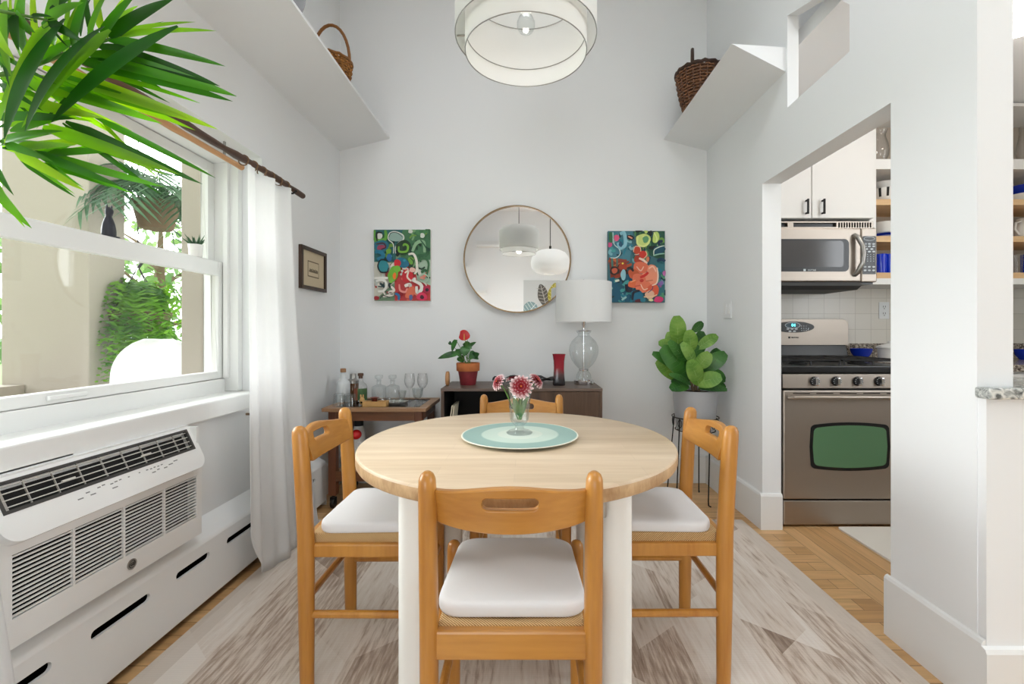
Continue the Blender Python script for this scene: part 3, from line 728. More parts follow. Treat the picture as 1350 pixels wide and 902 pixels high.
def make_cushion(loc, rotz, label):
    m_ = MB(); prof_ = [(.0,.955,0), (.0025,.988,0), (.009,1,0), (.022,1,0), (.028,.992,0), (.032,.972,0), (.0345,.92,0), (.037,.7,0), (.0385,.4,0), (.039,.1,0)]
    rings = []
    for z, q, o_ in prof_:
        rg = []
        for (x, y) in rrect(.326, .322, .05, 7, 0, 0):
            k = 1-.035*(y/.161)            # slightly narrower at the front
            rg.append(Vector((x*k*q, y*q, z)))
        rings.append(rg)
    m_.loft(rings)
    o = obj('seat_cushion', m_, M['cush'], None, smooth=60)
    o.location = loc; o.rotation_euler = (0, 0, rotz)
    tag(o, label, 'cushion', 'white cushions on the dining chairs')
    # soft puckers of the cover
    for v in o.data.vertices:
        if v.co.z > .03:
            v.co.z += .0035*math.sin(v.co.x*31+v.co.y*17)*math.cos(v.co.y*23-v.co.x*9)
    return o
def cl(c, dy=.012):
    a = c[1]; return (c[0][0]-math.sin(a)*dy, c[0][1]+math.cos(a)*dy, .009+.4655)
q0 = make_cushion(cl(CH[0]), CH[0][1], 'white seat cushion on the near chair, seen from behind through its back')
for c, lb in zip(CH[1:], ('white seat cushion on the left chair, beside the white curtain', 'white seat cushion on the right chair, below the fig plant', 'white seat cushion on the far chair, mostly hidden under the table')):
    o = q0.copy(); COL.objects.link(o); o.location = cl(c); o.rotation_euler = (0, 0, c[1]); o['label'] = lb

# ================================================================= PLACEMAT, VASE, DAHLIAS
PM = (-.024, 1.51)
mb = MB().lathe([(0,.7595),(.18,.7595),(.192,.7605),(.193,.7618),(.192,.763),(.18,.7625),(0,.7625)], (PM[0], PM[1], 0), 96)
simple('placemat', mb, M['placemat'], 'round teal woven placemat in the middle of the table', 'placemat', smooth=50)
VX, VY, VZ = -.026, 1.52, .7628
mb = MB().lathe([(0,0),(.042,0),(.044,.003),(.036,.008),(.017,.014),(.0135,.02),(.0145,.026),(.023,.034),(.0295,.046),(.0325,.075),(.036,.11),(.042,.145),(.046,.158),(.0445,.158),(.040,.145),(.034,.11),(.030,.075),(.0265,.048),(.018,.038),(0,.036)], (VX, VY, VZ), 20)
# pressed flutes
for v in mb.v:
    a = math.atan2(v.y-VY, v.x-VX); r = math.hypot(v.x-VX, v.y-VY); h = v.z-VZ
    if .03 < h < .15 and r > 1e-3:
        k = 1+.035*math.cos(a*10); v.x = VX+(v.x-VX)*k; v.y = VY+(v.y-VY)*k
simple('flower_vase', mb, M['cut'], 'clear cut glass vase of dahlias standing on the teal placemat', 'vase', smooth=25)
def dahlia(c, rad, nrm, label, stem_to, leaves=()):
    c = Vector(c); nrm = Vector(nrm).normalized()
    t = thing('dahlia', label, 'flower', c, 0, 'red and white dahlias in the glass vase')
    u = nrm.orthogonal().normalized(); w_ = nrm.cross(u); m_ = MB()
    crim, pink, pale = lin((150,14,34)), lin((222,120,140)), lin((248,226,226))
    def cfr(ri):
        def cf(s):
            a = min(1, max(0, (s-(.64+.07*ri))/.28))
            return tuple(crim[i]+(pale[i]-crim[i])*a for i in range(4))
        return cf
    rows = [(1.0, .0, 17), (.94, .16, 16), (.82, .34, 14), (.66, .56, 12), (.46, .8, 9), (.28, 1.05, 7)]
    for ri, (q, el, k) in enumerate(rows):
        for j in range(k):
            a = 2*PI*(j+.5*(ri % 2))/k+random.uniform(-.05,.05)
            d = (u*math.cos(a)+w_*math.sin(a))*math.cos(el)+nrm*math.sin(el)
            base = c+d*rad*.08; tip = c+d*rad*q*random.uniform(.95,1.04)-nrm*rad*.12*(1-el)
            m_.leaf(base, tip, rad*.30, nrm, lambda s_: (math.sin(PI*min(1, .12+s_*.82)))**.6, .06, .5, 6, 0, cfr(ri))
    obj('petals', m_, M['petal'], t, smooth=40, recalc=False)
    obj('flower_centre', MB().ell(c+nrm*rad*.22, (rad*.095,)*3, nu=10, nv=6), pm('dahlia heart', (196,96,40), .7) if 'dahlia heart' not in bpy.data.materials else bpy.data.materials['dahlia heart'], t)
    p0, p1 = c-nrm*rad*.1, Vector(stem_to)
    md = (p0+p1)/2+Vector((0,0,.012)); mid1 = p0*.6+md*.4-nrm*.006
    st = obj('stem', MB().tube([p0-nrm*.004, mid1, md*.5+p1*.5, p1], [.0022,.002,.002,.002], 6), M['stem'], t)
    lf = MB()
    for b_, e_, wd in leaves: lf.leaf(b_, e_, wd, (0,-1,.4), None, .08, .2, 6)
    if leaves: obj('leaf', lf, M['fiddle'], t, recalc=False)
    return t
V = Vector((VX, VY, VZ))
dahlia(at(687,510,1.485), .0405, (.0,-1,.30), 'large crimson dahlia with white petal tips, facing out at the front of the vase', V+Vector((.002,-.002,.045)),
       [(V+Vector((0,-.008,.06)), V+Vector((-.016,-.014,.118)), .02), (V+Vector((.004,-.008,.055)), V+Vector((.02,-.012,.115)), .018)])
dahlia(at(657,504,1.50), .030, (-.75,-.45,.45), 'pink tipped dahlia leaning out on the left of the vase', V+Vector((-.004,0,.045)),
       [(V+Vector((-.004,0,.06)), V+Vector((-.02,.006,.12)), .018)])
dahlia(at(677,500,1.545), .030, (-.2,.1,.97), 'pink tipped dahlia half hidden behind the large one', V+Vector((0,.006,.045)),
       [(V+Vector((0,.01,.06)), V+Vector((.006,.018,.125)), .02)])
dahlia(at(707,502,1.515), .031, (.72,-.3,.6), 'crimson and white dahlia leaning out on the right of the vase', V+Vector((.005,.002,.045)),
       [(V+Vector((.006,.002,.06)), V+Vector((.024,.0,.12)), .018)])

# ================================================================= SIDEBOARD AND WHAT STANDS ON IT
SX0, SX1, SY0, SY1, SZ = -.545, .475, 2.865, 3.285, .745
t = thing('sideboard', 'low dark walnut sideboard with one open bay against the back wall', 'sideboard', ((SX0+SX1)/2, (SY0+SY1)/2, 0))
obj('top_panel', MB().box(SX0, SX1, SY0, SY1, SZ-.018, SZ), M['waltop'], t, smooth=0, bevel=.002)
mb = MB(); z0 = .14
mb.box(SX0+.001, SX0+.019, SY0+.006, SY1, z0, SZ-.018).box(SX1-.019, SX1-.001, SY0+.006, SY1, z0, SZ-.018)
mb.box(SX0+.019, SX1-.019, SY0+.006, SY1, z0, z0+.018).box(SX0+.019, SX1-.019, SY1-.012, SY1, z0+.018, SZ-.018, 1).box(SX0+.019, SX0+.0195, SY0+.03, SY1-.012, z0+.018, SZ-.018, 1).box(-.0305, -.03, SY0+.03, SY1-.012, z0+.018, SZ-.018, 1).box(SX0+.0195, -.0305, SY0+.02, SY1-.012, SZ-.0185, SZ-.018, 1)
mb.box(-.03, -.012, SY0+.01, SY1-.012, z0+.018, SZ-.018)
obj('carcass', mb, [M['walnut'], M['blackm']], t, smooth=0)
obj('shelf', MB().box(SX0+.019, -.03, SY0+.03, SY1-.012, .42, .438), M['blackm'], t, smooth=0)
d = obj('door', MB().box(-.011, SX1-.02, SY0+.004, SY0+.022, z0+.02, SZ-.02), M['walnut'], t, smooth=0, bevel=.0015)
obj('knob', MB().lathe([(0,0),(.008,0),(.012,.012),(0,.016)], (.02, SY0+.004, .45), 16, M=Matrix.Rotation(PI/2, 4, 'X')), M['blackm'], d)
for x in (SX0+.06, SX1-.06):
    for y in (SY0+.05, SY1-.05): obj('leg', MB().tube([(x,y,z0), (x,y,0)], [.02,.013], 12), M['black'], t)
mg = MB()
for k in range(2): mg.obox((SX0+.052+k*.016, 3.0, .438+.098), (.006, .2, .19), (0, R(9-3*k), 0))
simple('magazines', mg, M['paper'], 'pale magazines leaning inside the open bay of the sideboard', 'magazine', smooth=0)
# lamp
lx, ly = .385, 3.10
t = thing('table_lamp', 'table lamp with clear glass gourd base and white drum shade on sideboard', 'lamp', (lx, ly, SZ))
obj('base', MB().lathe([(0,0),(.065,0),(.067,.004),(.067,.028),(.06,.034),(.02,.036),(0,.036)], (lx,ly,SZ), 40), M['chrome'], t)
obj('glass_body', MB().lathe([(.05,.036),(.052,.045),(.047,.07),(.036,.088),(.03,.095),(.032,.105),(.042,.115),(.062,.135),(.082,.165),(.096,.20),(.1,.23),(.096,.262),(.08,.295),(.056,.318),(.041,.33),(.038,.345),(.047,.352),(.05,.36)], (lx,ly,SZ), 40), M['cut'], t)
obj('ring', MB().lathe([(.03,.094),(.039,.096),(.039,.1),(.03,.102)], (lx,ly,SZ), 32).lathe([(0,.36),(.051,.36),(.053,.363),(.051,.367),(.012,.37),(0,.37)], (lx,ly,SZ), 32), M['chrome'], t)
obj('rod', MB().lathe([(0,.034),(.006,.034),(.006,.37),(.011,.375),(.011,.40),(.014,.405),(.014,.45),(.004,.455),(.004,.70),(0,.70)], (lx,ly,SZ), 16), M['chrome'], t)
sh0, sh1 = 1.167-SZ, 1.437-SZ
obj('lamp_shade', MB().lathe([(.187,sh0),(.189,sh0),(.1885,sh1),(.1865,sh1),(.187,sh0)], (lx,ly,SZ), 64), M['shade'], t)
mb = MB()
for k in range(3):
    a = 2*PI*k/3+.3; mb.tube([(lx,ly,SZ+sh1-.012), (lx+.187*math.cos(a), ly+.187*math.sin(a), SZ+sh1-.004)], .0022, 6)
obj('spider', mb, M['chrome'], t)
obj('finial', MB().lathe([(0,.695),(.007,.697),(.009,.706),(.004,.714),(0,.717)], (lx,ly,SZ), 14), M['nickel'], t)
# red and black vase
mb = MB(); prof_ = [(.037,0),(.040,.004),(.0405,.02),(.036,.06),(.0335,.11),(.035,.16),(.041,.2),(.044,.208),(.041,.208),(.033,.16),(.031,.11),(.033,.05),(0,.03)]
for (r, z) in prof_: pass
rings = [[Vector((.212+p[0], 3.05+p[1], SZ+z)) for p in rrect(2*r if r > 0 else .002, 2*r if r > 0 else .002, max(r*.45, .0005), 4)] for r, z in prof_]
mb.loft(rings)
simple('ceramic_vase', mb, M['redvase'], 'waisted square vase, red fading to black, on the sideboard', 'vase', smooth=40)
# flat leaf-like glass dish
mb = MB(); cx, cy = -.025, 3.12; K = 40
def dish(q, z, wob): return [Vector((cx+.215*q*math.cos(2*PI*k/K), cy+.13*q*math.sin(2*PI*k/K), SZ+z+wob*.012*math.sin(2*PI*k/K*7+.6))) for k in range(K)]
mb.loft([dish(.3,0,0), dish(.33,.003,0), dish(.62,.018,.3), dish(.9,.034,.9), dish(1,.036,1), dish(.98,.039,1), dish(.88,.038,.9), dish(.6,.022,.3), dish(.3,.007,0)])
o = simple('decorative_dish', mb, [M['glass'], M['iron'], pm('orange art glass', (206,104,52), .2)], 'wide shallow dark rimmed dish behind the dahlias on the sideboard', 'dish', smooth=50)
for p in o.data.polygons:
    z = p.center.z; a = math.atan2(p.center.y/.13, p.center.x/.2)
    if z > .028: p.material_index = 1
    if z > .026 and abs(a+1.4) < .16: p.material_index = 2
# anthurium in clay pot
ax, ay = -.40, 3.08
t = thing('potted_anthurium', 'red anthurium in a half red painted clay pot on sideboard', 'plant', (ax, ay, SZ))
obj('pot', MB().lathe([(0,0),(.05,0),(.052,.003),(.067,.095),(.067,.098),(.062,.099),(.05,.01),(0,.01)], (ax,ay,SZ), 40), M['redpaint'], t)
obj('pot_rim', MB().lathe([(.0675,.094),(.0755,.094),(.0775,.098),(.079,.144),(.077,.148),(.07,.148),(.068,.13),(.0675,.094)], (ax,ay,SZ), 40), M['terra'], t)
obj('soil', MB().lathe([(.069,.128),(.04,.134),(0,.136)], (ax,ay,SZ), 24), M['soil'], t)
heart = lambda u: (math.sin(PI*min(1,(u*.9+.1)))**.6)*(1.25-.6*u)
def hleaf(m_, b, e, w_, nrm, **k): m_.leaf(b, e, w_, nrm, heart, k.get('sag', .06), k.get('fold', .12), 8)
m_ = MB(); st = MB(); P0 = Vector((ax, ay, SZ+.135))
AL = [((577,473),(603,466),.035,(-.1,-.9,.5)), ((596,464),(601,448),.028,(-.3,-.9,.2)), ((596,455),(592,451),.018,(0,-1,0)), ((628,451),(614,461),.03,(0,-.8,.6)),
      ((606,471),(605,460),.04,(0,-1,.2)), ((612,470),(614,457),.05,(.1,-1,.3)), ((619,474),(626,464),.04,(.2,-1,.2)), ((632,466),(624,470),.035,(.5,-.8,.3)), ((631,474),(622,469),.028,(.3,-.9,.3)), ((611,478),(606,470),.04,(-.1,-1,.5)), ((622,460),(612,452),.035,(.1,-.9,.5))]
for i, (tip, bs, wd, nr) in enumerate(AL):
    y = ay+random.uniform(-.05,.04); b_, e_ = at(bs[0], bs[1], y+.015), at(tip[0], tip[1], y-.015)
    hleaf(m_, b_, e_, wd*1.35, nr); st.tube([P0+Vector((random.uniform(-.02,.02), 0, 0)), (P0+b_)/2+Vector((0,0,.01)), b_], .0018, 5)
obj('foliage', m_, M['anth'], t, recalc=False); 
F = at(613, 448, 3.05); F2 = at(612, 436, 3.045)
obj('stem', st.tube([P0, (P0+F)/2+Vector((.004,0,0)), F], .0022, 6).tube([P0+Vector((.01,0,0)), at(616,455,3.06), at(616,444,3.05)], .002, 6), M['stem'], t)
m_ = MB(); m_.leaf(at(606,441,3.05), at(619.5,444,3.04), .072, (0,-1,.1), lambda u: math.sin(PI*min(1,u*.86+.12))**.55, .1, .25, 10)
obj('spathe', m_, M['spathe'], t, recalc=False)
obj('spadix', MB().tube([at(612,449,3.03), at(612,443,3.028), at(612,440,3.026)], [.004,.004,.002], 8), M['spadix'], t)
# little wooden oval standing on edge at the left end
mb = MB(); oc_ = Vector((-.528, 3.02, SZ+.0475))
mb.loft([[oc_+Vector((dx, .034*q*math.cos(2*PI*k/28), .0475*q*math.sin(2*PI*k/28))) for k in range(28)] for dx, q in ((-.011,.9),(-.008,1),(.008,1),(.011,.9))])
simple('wooden_ornament', mb, M['bamboo'], 'small oval wooden ornament on edge at the left end of the sideboard', 'ornament', smooth=40)

# ================================================================= BAR CART
QX0, QX1, QY0, QY1, QZ = -1.262, -.622, 2.79, 3.255, .632
t = thing('bar_cart', 'brown wooden bar cart on black casters in the back left corner', 'cart', ((QX0+QX1)/2, (QY0+QY1)/2, 0))
mb = MB().box(QX0, QX1, QY0, QY0+.055, QZ-.022, QZ).box(QX0, QX1, QY1-.055, QY1, QZ-.022, QZ).box(QX0, QX0+.055, QY0+.055, QY1-.055, QZ-.022, QZ).box(QX1-.055, QX1, QY0+.055, QY1-.055, QZ-.022, QZ)
obj('top_frame', mb, M['carttop'], t, smooth=0, bevel=.003)
obj('top_glass', MB().box(QX0+.055, QX1-.055, QY0+.055, QY1-.055, QZ-.014, QZ-.004), pm('smoked glass', (44,40,40), .1), t, smooth=0)
mb = MB(); a, b, c, d = QX0+.03, QX1-.03, QY0+.03, QY1-.03
mb.box(a, b, c, c+.02, QZ-.082, QZ-.022).box(a, b, d-.02, d, QZ-.082, QZ-.022).box(a, a+.02, c+.02, d-.02, QZ-.082, QZ-.022).box(b-.02, b, c+.02, d-.02, QZ-.082, QZ-.022)
obj('apron', mb, M['cart'], t, smooth=0)
mb = MB().box(a+.02, b-.02, c+.02, d-.02, .205, .222)
obj('lower_shelf', mb, M['carttop'], t, smooth=0)
for q in (c, d-.02): obj('shelf_rail', MB().box(a+.02, b-.02, q, q+.02, .175, .235), M['cart'], t, smooth=0)
for x in (a+.0, b-.045):
    for y in (c, d-.045):
        obj('leg', MB().box(x-.0015, x+.0465, y-.0015, y+.0465, .085, QZ-.0225), M['cartleg'], t, smooth=0, bevel=.003)
        cs = obj('caster', MB().lathe([(0,-.011),(.028,-.011),(.033,-.006),(.033,.006),(.028,.011),(0,.011)], (x+.022, y+.022, .033), 20, M=Matrix.Rotation(PI/2, 4, 'Y')), M['black'], t)
        obj('caster_fork', MB().tube([(x+.022,y+.022,.086), (x+.022,y+.022,.06)], .008, 8).box(x+.004, x+.008, y+.012, y+.032, .028, .07).box(x+.036, x+.04, y+.012, y+.032, .028, .07).box(x+.004, x+.04, y+.012, y+.032, .066, .07), M['iron'], cs, smooth=0)
G1 = QZ-.004      # glass level inside the frame
def onc(px, Y): return (px-CX)/FPX*Y
def lathe_thing(name, prof_, x, y, z, mat, label, cat, group=None, n=28, **k):
    return simple(name, MB().lathe(prof_, (x, y, z), n), mat, label, cat, group, smooth=40, **k)
# white bottle
x, y = onc(452.5, 3.08), 3.08
t = thing('bottle', 'frosted white bottle with cork stopper, tallest on the bar cart', 'bottle', (x, y, G1), 0, 'bottles on the bar cart')
obj('body', MB().lathe([(0,0),(.042,0),(.044,.003),(.0445,.125),(.04,.138),(.024,.152),(.0185,.165),(.017,.192),(.019,.194),(.019,.2),(0,.2)], (x,y,G1), 32), M['frost'], t)
obj('stopper', MB().lathe([(0,.2),(.0175,.2),(.0185,.202),(.0185,.222),(.016,.226),(0,.226)], (x,y,G1), 20), M['cork'], t)
# shaker / brown bottle with metal top
x, y = onc(465.5, 3.16), 3.16
t = thing('cocktail_shaker', 'brown bottle with silver shaker top behind the white bottle', 'shaker', (x, y, G1))
obj('body', MB().lathe([(0,0),(.036,0),(.037,.002),(.037,.12),(.034,.126),(0,.126)], (x,y,G1), 28), M['amber'], t)
obj('cap', MB().lathe([(.0375,.118),(.039,.12),(.039,.138),(.03,.146),(.022,.15),(.021,.18),(.018,.184),(0,.184)], (x,y,G1), 28), M['nickel'], t)
# labelled spirit bottle
x, y = onc(475.5, 3.05), 3.05
t = thing('bottle', 'clear spirit bottle with green and rust label and dark cork', 'bottle', (x, y, G1), 0, 'bottles on the bar cart')
obj('body', MB().lathe([(0,0),(.04,0),(.042,.003),(.042,.105),(.036,.122),(.02,.136),(.0135,.15),(.0135,.17),(0,.17)], (x,y,G1), 32), M['glass'], t)
obj('stopper', MB().lathe([(0,.162),(.0135,.162),(.0135,.178),(.0185,.18),(.0185,.194),(.016,.197),(0,.197)], (x,y,G1), 20), M['rodwood'], t)
lb = MB(); K = 24
for i in range(K):
    a0, a1 = R(180+180*i/K), R(180+180*(i+1)/K); r = .0426
    lb.add([(x+r*math.cos(q), y+r*math.sin(q), G1+z) for q, z in ((a0,.02),(a1,.02),(a1,.098),(a0,.098))], [(0,1,2,3)], 0 if i > K*.45 else 1)
obj('label', lb, [M['labelg'], M['labelr']], t)
# decanters
for px, lb in ((499.5, 'square crystal decanter, left of the pair on the bar cart'), (517.5, 'square crystal decanter, right of the pair on the bar cart')):
    x, y = onc(px, 3.13), 3.13
    t = thing('decanter', lb, 'decanter', (x, y, G1), 0, 'crystal decanters on the bar cart')
    rg = lambda w_, z, r=.008: [Vector((x+p[0], y+p[1], G1+z)) for p in rrect(w_, w_, min(r, w_*.49), 3)]
    obj('body', MB().loft([rg(.074,0), rg(.078,.004), rg(.08,.09), rg(.074,.1), rg(.045,.108,.02), rg(.03,.114,.0145), rg(.028,.132,.0136), rg(.038,.137,.0185), rg(.038,.14,.0185)]), M['cut'], t, smooth=30)
    obj('stopper', MB().loft([rg(.022,.14,.01), rg(.03,.148,.013), rg(.046,.156), rg(.048,.172), rg(.042,.176)]), M['cut'], t, smooth=30)
# tray under the decanters
x, y = onc(517, 3.0), 2.985
simple('mirrored_tray', MB().loft([[Vector((x+p[0], y+p[1], G1+z)) for p in rrect(.2*q, .13*q, .02, 4)] for z, q in ((.0005,.92),(.004,.95),(.016,1.0),(.018,1.0),(.0165,.985),(.006,.94),(.0055,.90))]), M['nickel'],
       'small silver tray with jumbled glass pieces in front of the decanters', 'tray', smooth=40)
for k, (dx, dy, r) in enumerate([(-.06,0,.016),(-.02,.02,.018),(.02,-.02,.015),(.055,.015,.017),(.06,-.03,.013),(-.045,-.03,.013)]):
    simple('glass_stopper', MB().ell((x+dx, y+dy, G1+.0065+r), (r,r*.9,r), nu=8, nv=5), M['cut'],
           'faceted clear glass ball lying on the small silver tray', 'glass ball', 'glass balls on the silver tray', smooth=0)
# upturned tumblers
for px, lb in ((447.5, 'upturned clear tumbler at the front left corner of the bar cart'), (461.5, 'upturned clear tumbler in front of the brown shaker bottle')):
    x, y = onc(px, 2.90), 2.90
    lathe_thing('tumbler', [(.037,0),(.0385,.001),(.034,.075),(.030,.08),(0,.08),(0,.068),(.029,.068),(.035,.004),(.037,0)], x, y, G1, M['cut'], lb, 'glass', 'tumblers on the bar cart')
# pineapple-like yellow ornament, bamboo tray and cup
x, y = onc(477.5, 2.94), 2.94
simple('ornament', MB().ell((x, y, G1+.027), (.017,.015,.027)).ell((x-.008, y-.004, G1+.058), (.005,.004,.012)).ell((x+.008, y-.004, G1+.058), (.005,.004,.012)).ell((x, y-.014, G1+.02), (.007,.004,.006), mat=1), [M['woodbox'], M['dark']],
       'small yellow figurine with two upright ears on the bar cart', 'figurine')
x0, x1, y = onc(478, 2.87), onc(509, 2.87), 2.865
mb = MB().box(x0, x1, y, y+.07, G1+.001, G1+.008).box(x0, x1, y, y+.008, G1+.008, G1+.034).box(x0, x1, y+.062, y+.07, G1+.008, G1+.034).box(x0, x0+.008, y+.008, y+.062, G1+.008, G1+.034).box(x1-.008, x1, y+.008, y+.062, G1+.008, G1+.034)
simple('bamboo_box', mb, M['woodbox'], 'low open light wood box at the front of the bar cart', 'box', smooth=0, bevel=.0015)
x = onc(494, 2.9); lathe_thing('small_cup', [(0,0),(.012,0),(.014,.004),(.018,.04),(.027,.046),(.027,.049),(.015,.045),(0,.04)], x, y+.033, G1+.008, [pm('red copper', (122,60,44), .3, .6)], 'little copper red cup standing in the light wood box', 'cup')
# wine glasses and goblets
for px, Y, lb in ((540, 3.14, 'tall wine glass, left of the pair at the right end of the cart'), (557, 3.14, 'tall wine glass, right of the pair at the right end of the cart')):
    lathe_thing('wine_glass', [(0,0),(.034,0),(.035,.0015),(.01,.005),(.0045,.01),(.004,.07),(.006,.078),(.02,.09),(.033,.112),(.037,.135),(.034,.165),(.030,.187),(.029,.187),(.032,.165),(.035,.135),(.031,.113),(.018,.092),(0,.083)], onc(px,Y), Y, G1, M['glass'], lb, 'wine glass', 'wine glasses on the bar cart')
for px, Y, lb in ((530, 2.90, 'small cut goblet on a short faceted foot beside the wood box'), (550.5, 2.90, 'wide cut goblet on a faceted foot at the cart\'s front right')):
    q = 1.0 if px < 540 else 1.25
    simple('goblet', MB().lathe([(0,0),(.024,0),(.024,.003),(.013,.016),(.009,.03),(.012,.036),(.018*q,.05),(.024*q,.075),(.029*q,.10*q**.6),(.027*q,.10*q**.6),(.021*q,.07),(.014*q,.05),(0,.042)], (onc(px,Y), Y, G1), 8), M['cut'], lb, 'goblet', 'cut goblets on the bar cart', smooth=0)
# lower shelf bottles
LZ = .2222
x, y = onc(473, 3.0), 3.0
t = thing('spray_bottle', 'white bottle with a black top on the lower shelf of the cart', 'bottle', (x, y, LZ))
obj('body', MB().lathe([(0,0),(.04,0),(.042,.004),(.042,.2),(.036,.235),(.028,.262),(0,.264)], (x,y,LZ), 28), M['china'], t)
obj('cap', MB().lathe([(0,.262),(.029,.262),(.029,.29),(.024,.315),(.02,.352),(0,.355)], (x,y,LZ), 24), M['blackm'], t)
x, y = onc(471, 2.92), 2.90
t = thing('bottle', 'slim clear bottle with a round red cap on the lower shelf', 'bottle', (x, y, LZ), 0, 'bottles on the lower shelf of the cart')
obj('body', MB().lathe([(0,0),(.03,0),(.031,.003),(.031,.14),(.02,.172),(.014,.19),(.014,.2),(0,.2)], (x,y,LZ), 24), M['glass'], t)
obj('cap', MB().ell((x,y,LZ+.225), (.034,.034,.031)), M['redcap'], t)
x, y = onc(458, 2.95), 3.0
t = thing('bottle', 'dark bottle behind the left chair on the lower shelf of the cart', 'bottle', (x, y, LZ), 0, 'bottles on the lower shelf of the cart')
obj('body', MB().lathe([(0,0),(.036,0),(.037,.003),(.037,.2),(.028,.24),(.014,.262),(.0135,.3),(0,.3)], (x,y,LZ), 28), M['black'], t)
obj('cap', MB().lathe([(0,.3),(.016,.3),(.016,.33),(0,.332)], (x,y,LZ), 16), M['blackm'], t)
# ================================================================= AIR CONDITIONER AND HEATER COVER
AY0, AY1 = 1.075, 1.765
t = thing('air_conditioner', 'white through the wall air conditioner under the window sill', 'air conditioner', (XL+.06, (AY0+AY1)/2, .3))
# flat lower front with a real opening behind the slats
LX = -1.262; g0, g1, gz0, gz1 = 1.108, 1.742, .395, .553
mb = MB().prism([(AY0,.322),(AY1,.322),(AY1,.64),(AY0,.64)], yl, LX-.012, LX, holes=[[(g0,gz0),(g1,gz0),(g1,gz1),(g0,gz1)]])
mb.box(XL, LX-.012, AY0, AY0+.012, .322, .735).box(XL, LX-.012, AY1-.012, AY1, .322, .735).box(XL, LX-.012, AY0+.012, AY1-.012, .322, .334)
mb.box(XL, XL+.004, AY0+.012, AY1-.012, .334, .735)
obj('housing', mb, M['ac'], t, smooth=0)
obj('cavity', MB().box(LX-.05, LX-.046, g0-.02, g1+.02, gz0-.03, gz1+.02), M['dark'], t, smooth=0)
mb = MB(); ns = 14
for k in range(ns):
    z = gz0+(gz1-gz0)*(k+.5)/ns; mb.obox((LX-.004, (g0+g1)/2, z), (.005, g1-g0, .0042))
obj('grille_slats', mb, M['ac'], t, smooth=0)
for k in range(0, 5):
    mb = MB().box(LX-.006, LX+.0015, g0+(g1-g0)*k/4-.003+(0.003 if k==0 else -.003 if k==4 else 0), g0+(g1-g0)*k/4+.003+(0.003 if k==0 else -.003 if k==4 else 0), gz0, gz1)
    obj('grille_bar', mb, M['ac'], t, smooth=0)
# upper tilted panel: rounded lower corners; (y, s) with s up the slope from the lower lip
pB, pT = Vector((-1.234, 0, .588)), Vector((-1.305, 0, .738))
sd = (pT-pB); SL = sd.length; sd.normalize(); nrm = Vector((sd.z, 0, -sd.x))
pan = lambda a, s_, d: Vector((0, a, 0))+pB+sd*s_+nrm*d
yA, yB = AY0+.004, AY1-.004
def corner(cy, cs, r, a0): return [(cy+r*math.cos(R(a0+9*k)), cs+r*math.sin(R(a0+9*k))) for k in range(11)]
out = corner(yA+.045, .045, .045, 180)+corner(yB-.045, .045, .045, 270)+[(yB, SL-.012), (yB-.012, SL), (yA+.012, SL), (yA, SL-.012)]
v0, v1, vs0, vs1 = yA+.025, yB-.028, .078, .152
mb = MB().prism(out, pan, -.030, 0, holes=[[(v0,vs0),(v1,vs0),(v1,vs1),(v0,vs1)]])
obj('front_panel', mb, M['ac'], t, smooth=30, bevel=.004)
# body behind the panel
mb = MB().prism([(LX-.004,.60),(XL+.004,.60),(XL+.004,.742),(-1.306,.742),(-1.318,.70)], lambda a, b, d: Vector((a, d, b)), AY0+.0121, AY1-.0121)
obj('top_case', mb, M['ac'], t, smooth=0)
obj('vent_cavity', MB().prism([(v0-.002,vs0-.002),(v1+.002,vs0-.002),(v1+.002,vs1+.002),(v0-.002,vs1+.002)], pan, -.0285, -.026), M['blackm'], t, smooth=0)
fr = MB().prism([(v0-.004,vs0-.004),(v1+.004,vs0-.004),(v1+.004,vs1+.004),(v0-.004,vs1+.004)], pan, -.012, .0015, holes=[[(v0+.004,vs0+.005),(v1-.004,vs0+.005),(v1-.004,vs1-.003),(v0+.004,vs1-.003)]])
obj('vent_frame', fr, M['char'], t, smooth=0)
mb = MB()
for k in range(4):
    s_ = vs0+.012+k*.0175; mb.prism([(v0+.004,s_),(v1-.004,s_),(v1-.004,s_+.0024),(v0+.004,s_+.0024)], pan, -.009, -.003)
obj('louvre', mb, M['acmid'], t, smooth=0)
for k in range(0, 8):
    y = v0+.012+(v1-v0-.02)*(k+.8)/8.6; obj('vent_fin', MB().prism([(y-.0011,vs0+.004),(y+.0011,vs0+.004),(y+.0011,vs1-.003),(y-.0011,vs1-.003)], pan, -.0085, -.0045), M['acgrey'], t, smooth=0)
for y in (v0+.17, v0+.43): obj('vent_tab', MB().prism([(y-.018,vs0+.031),(y+.018,vs0+.031),(y+.018,vs0+.036),(y-.018,vs0+.036)], pan, -.005, .0), M['acmid'], t, smooth=0)
obj('vent_side', MB().prism([(v0+.004,vs0+.004),(v0+.014,vs0+.004),(v0+.014,vs1-.003),(v0+.004,vs1-.003)], pan, -.012, -.003), M['acgrey'], t, smooth=0)
mb = MB()
for (y, s_, w_) in [(.20,.048,.016),(.225,.058,.012),(.237,.048,.016),(.26,.061,.010),(.275,.063,.010),(.30,.058,.01),(.315,.060,.01),(.305,.044,.018),(.33,.061,.008),(.36,.06,.006),(.40,.061,.005),(.43,.061,.008),(.445,.06,.008),(.46,.061,.008),(.475,.06,.008),(.49,.061,.008),(.45,.046,.014),(.47,.05,.01),(.50,.047,.014),(.525,.052,.018),(.55,.058,.018)]:
    mb.prism([(yA+y-w_/2,s_-.0016),(yA+y+w_/2,s_-.0016),(yA+y+w_/2,s_+.0016),(yA+y-w_/2,s_+.0016)], pan, 0, .0005)
obj('control_marks', mb, M['icon'], t, smooth=0)
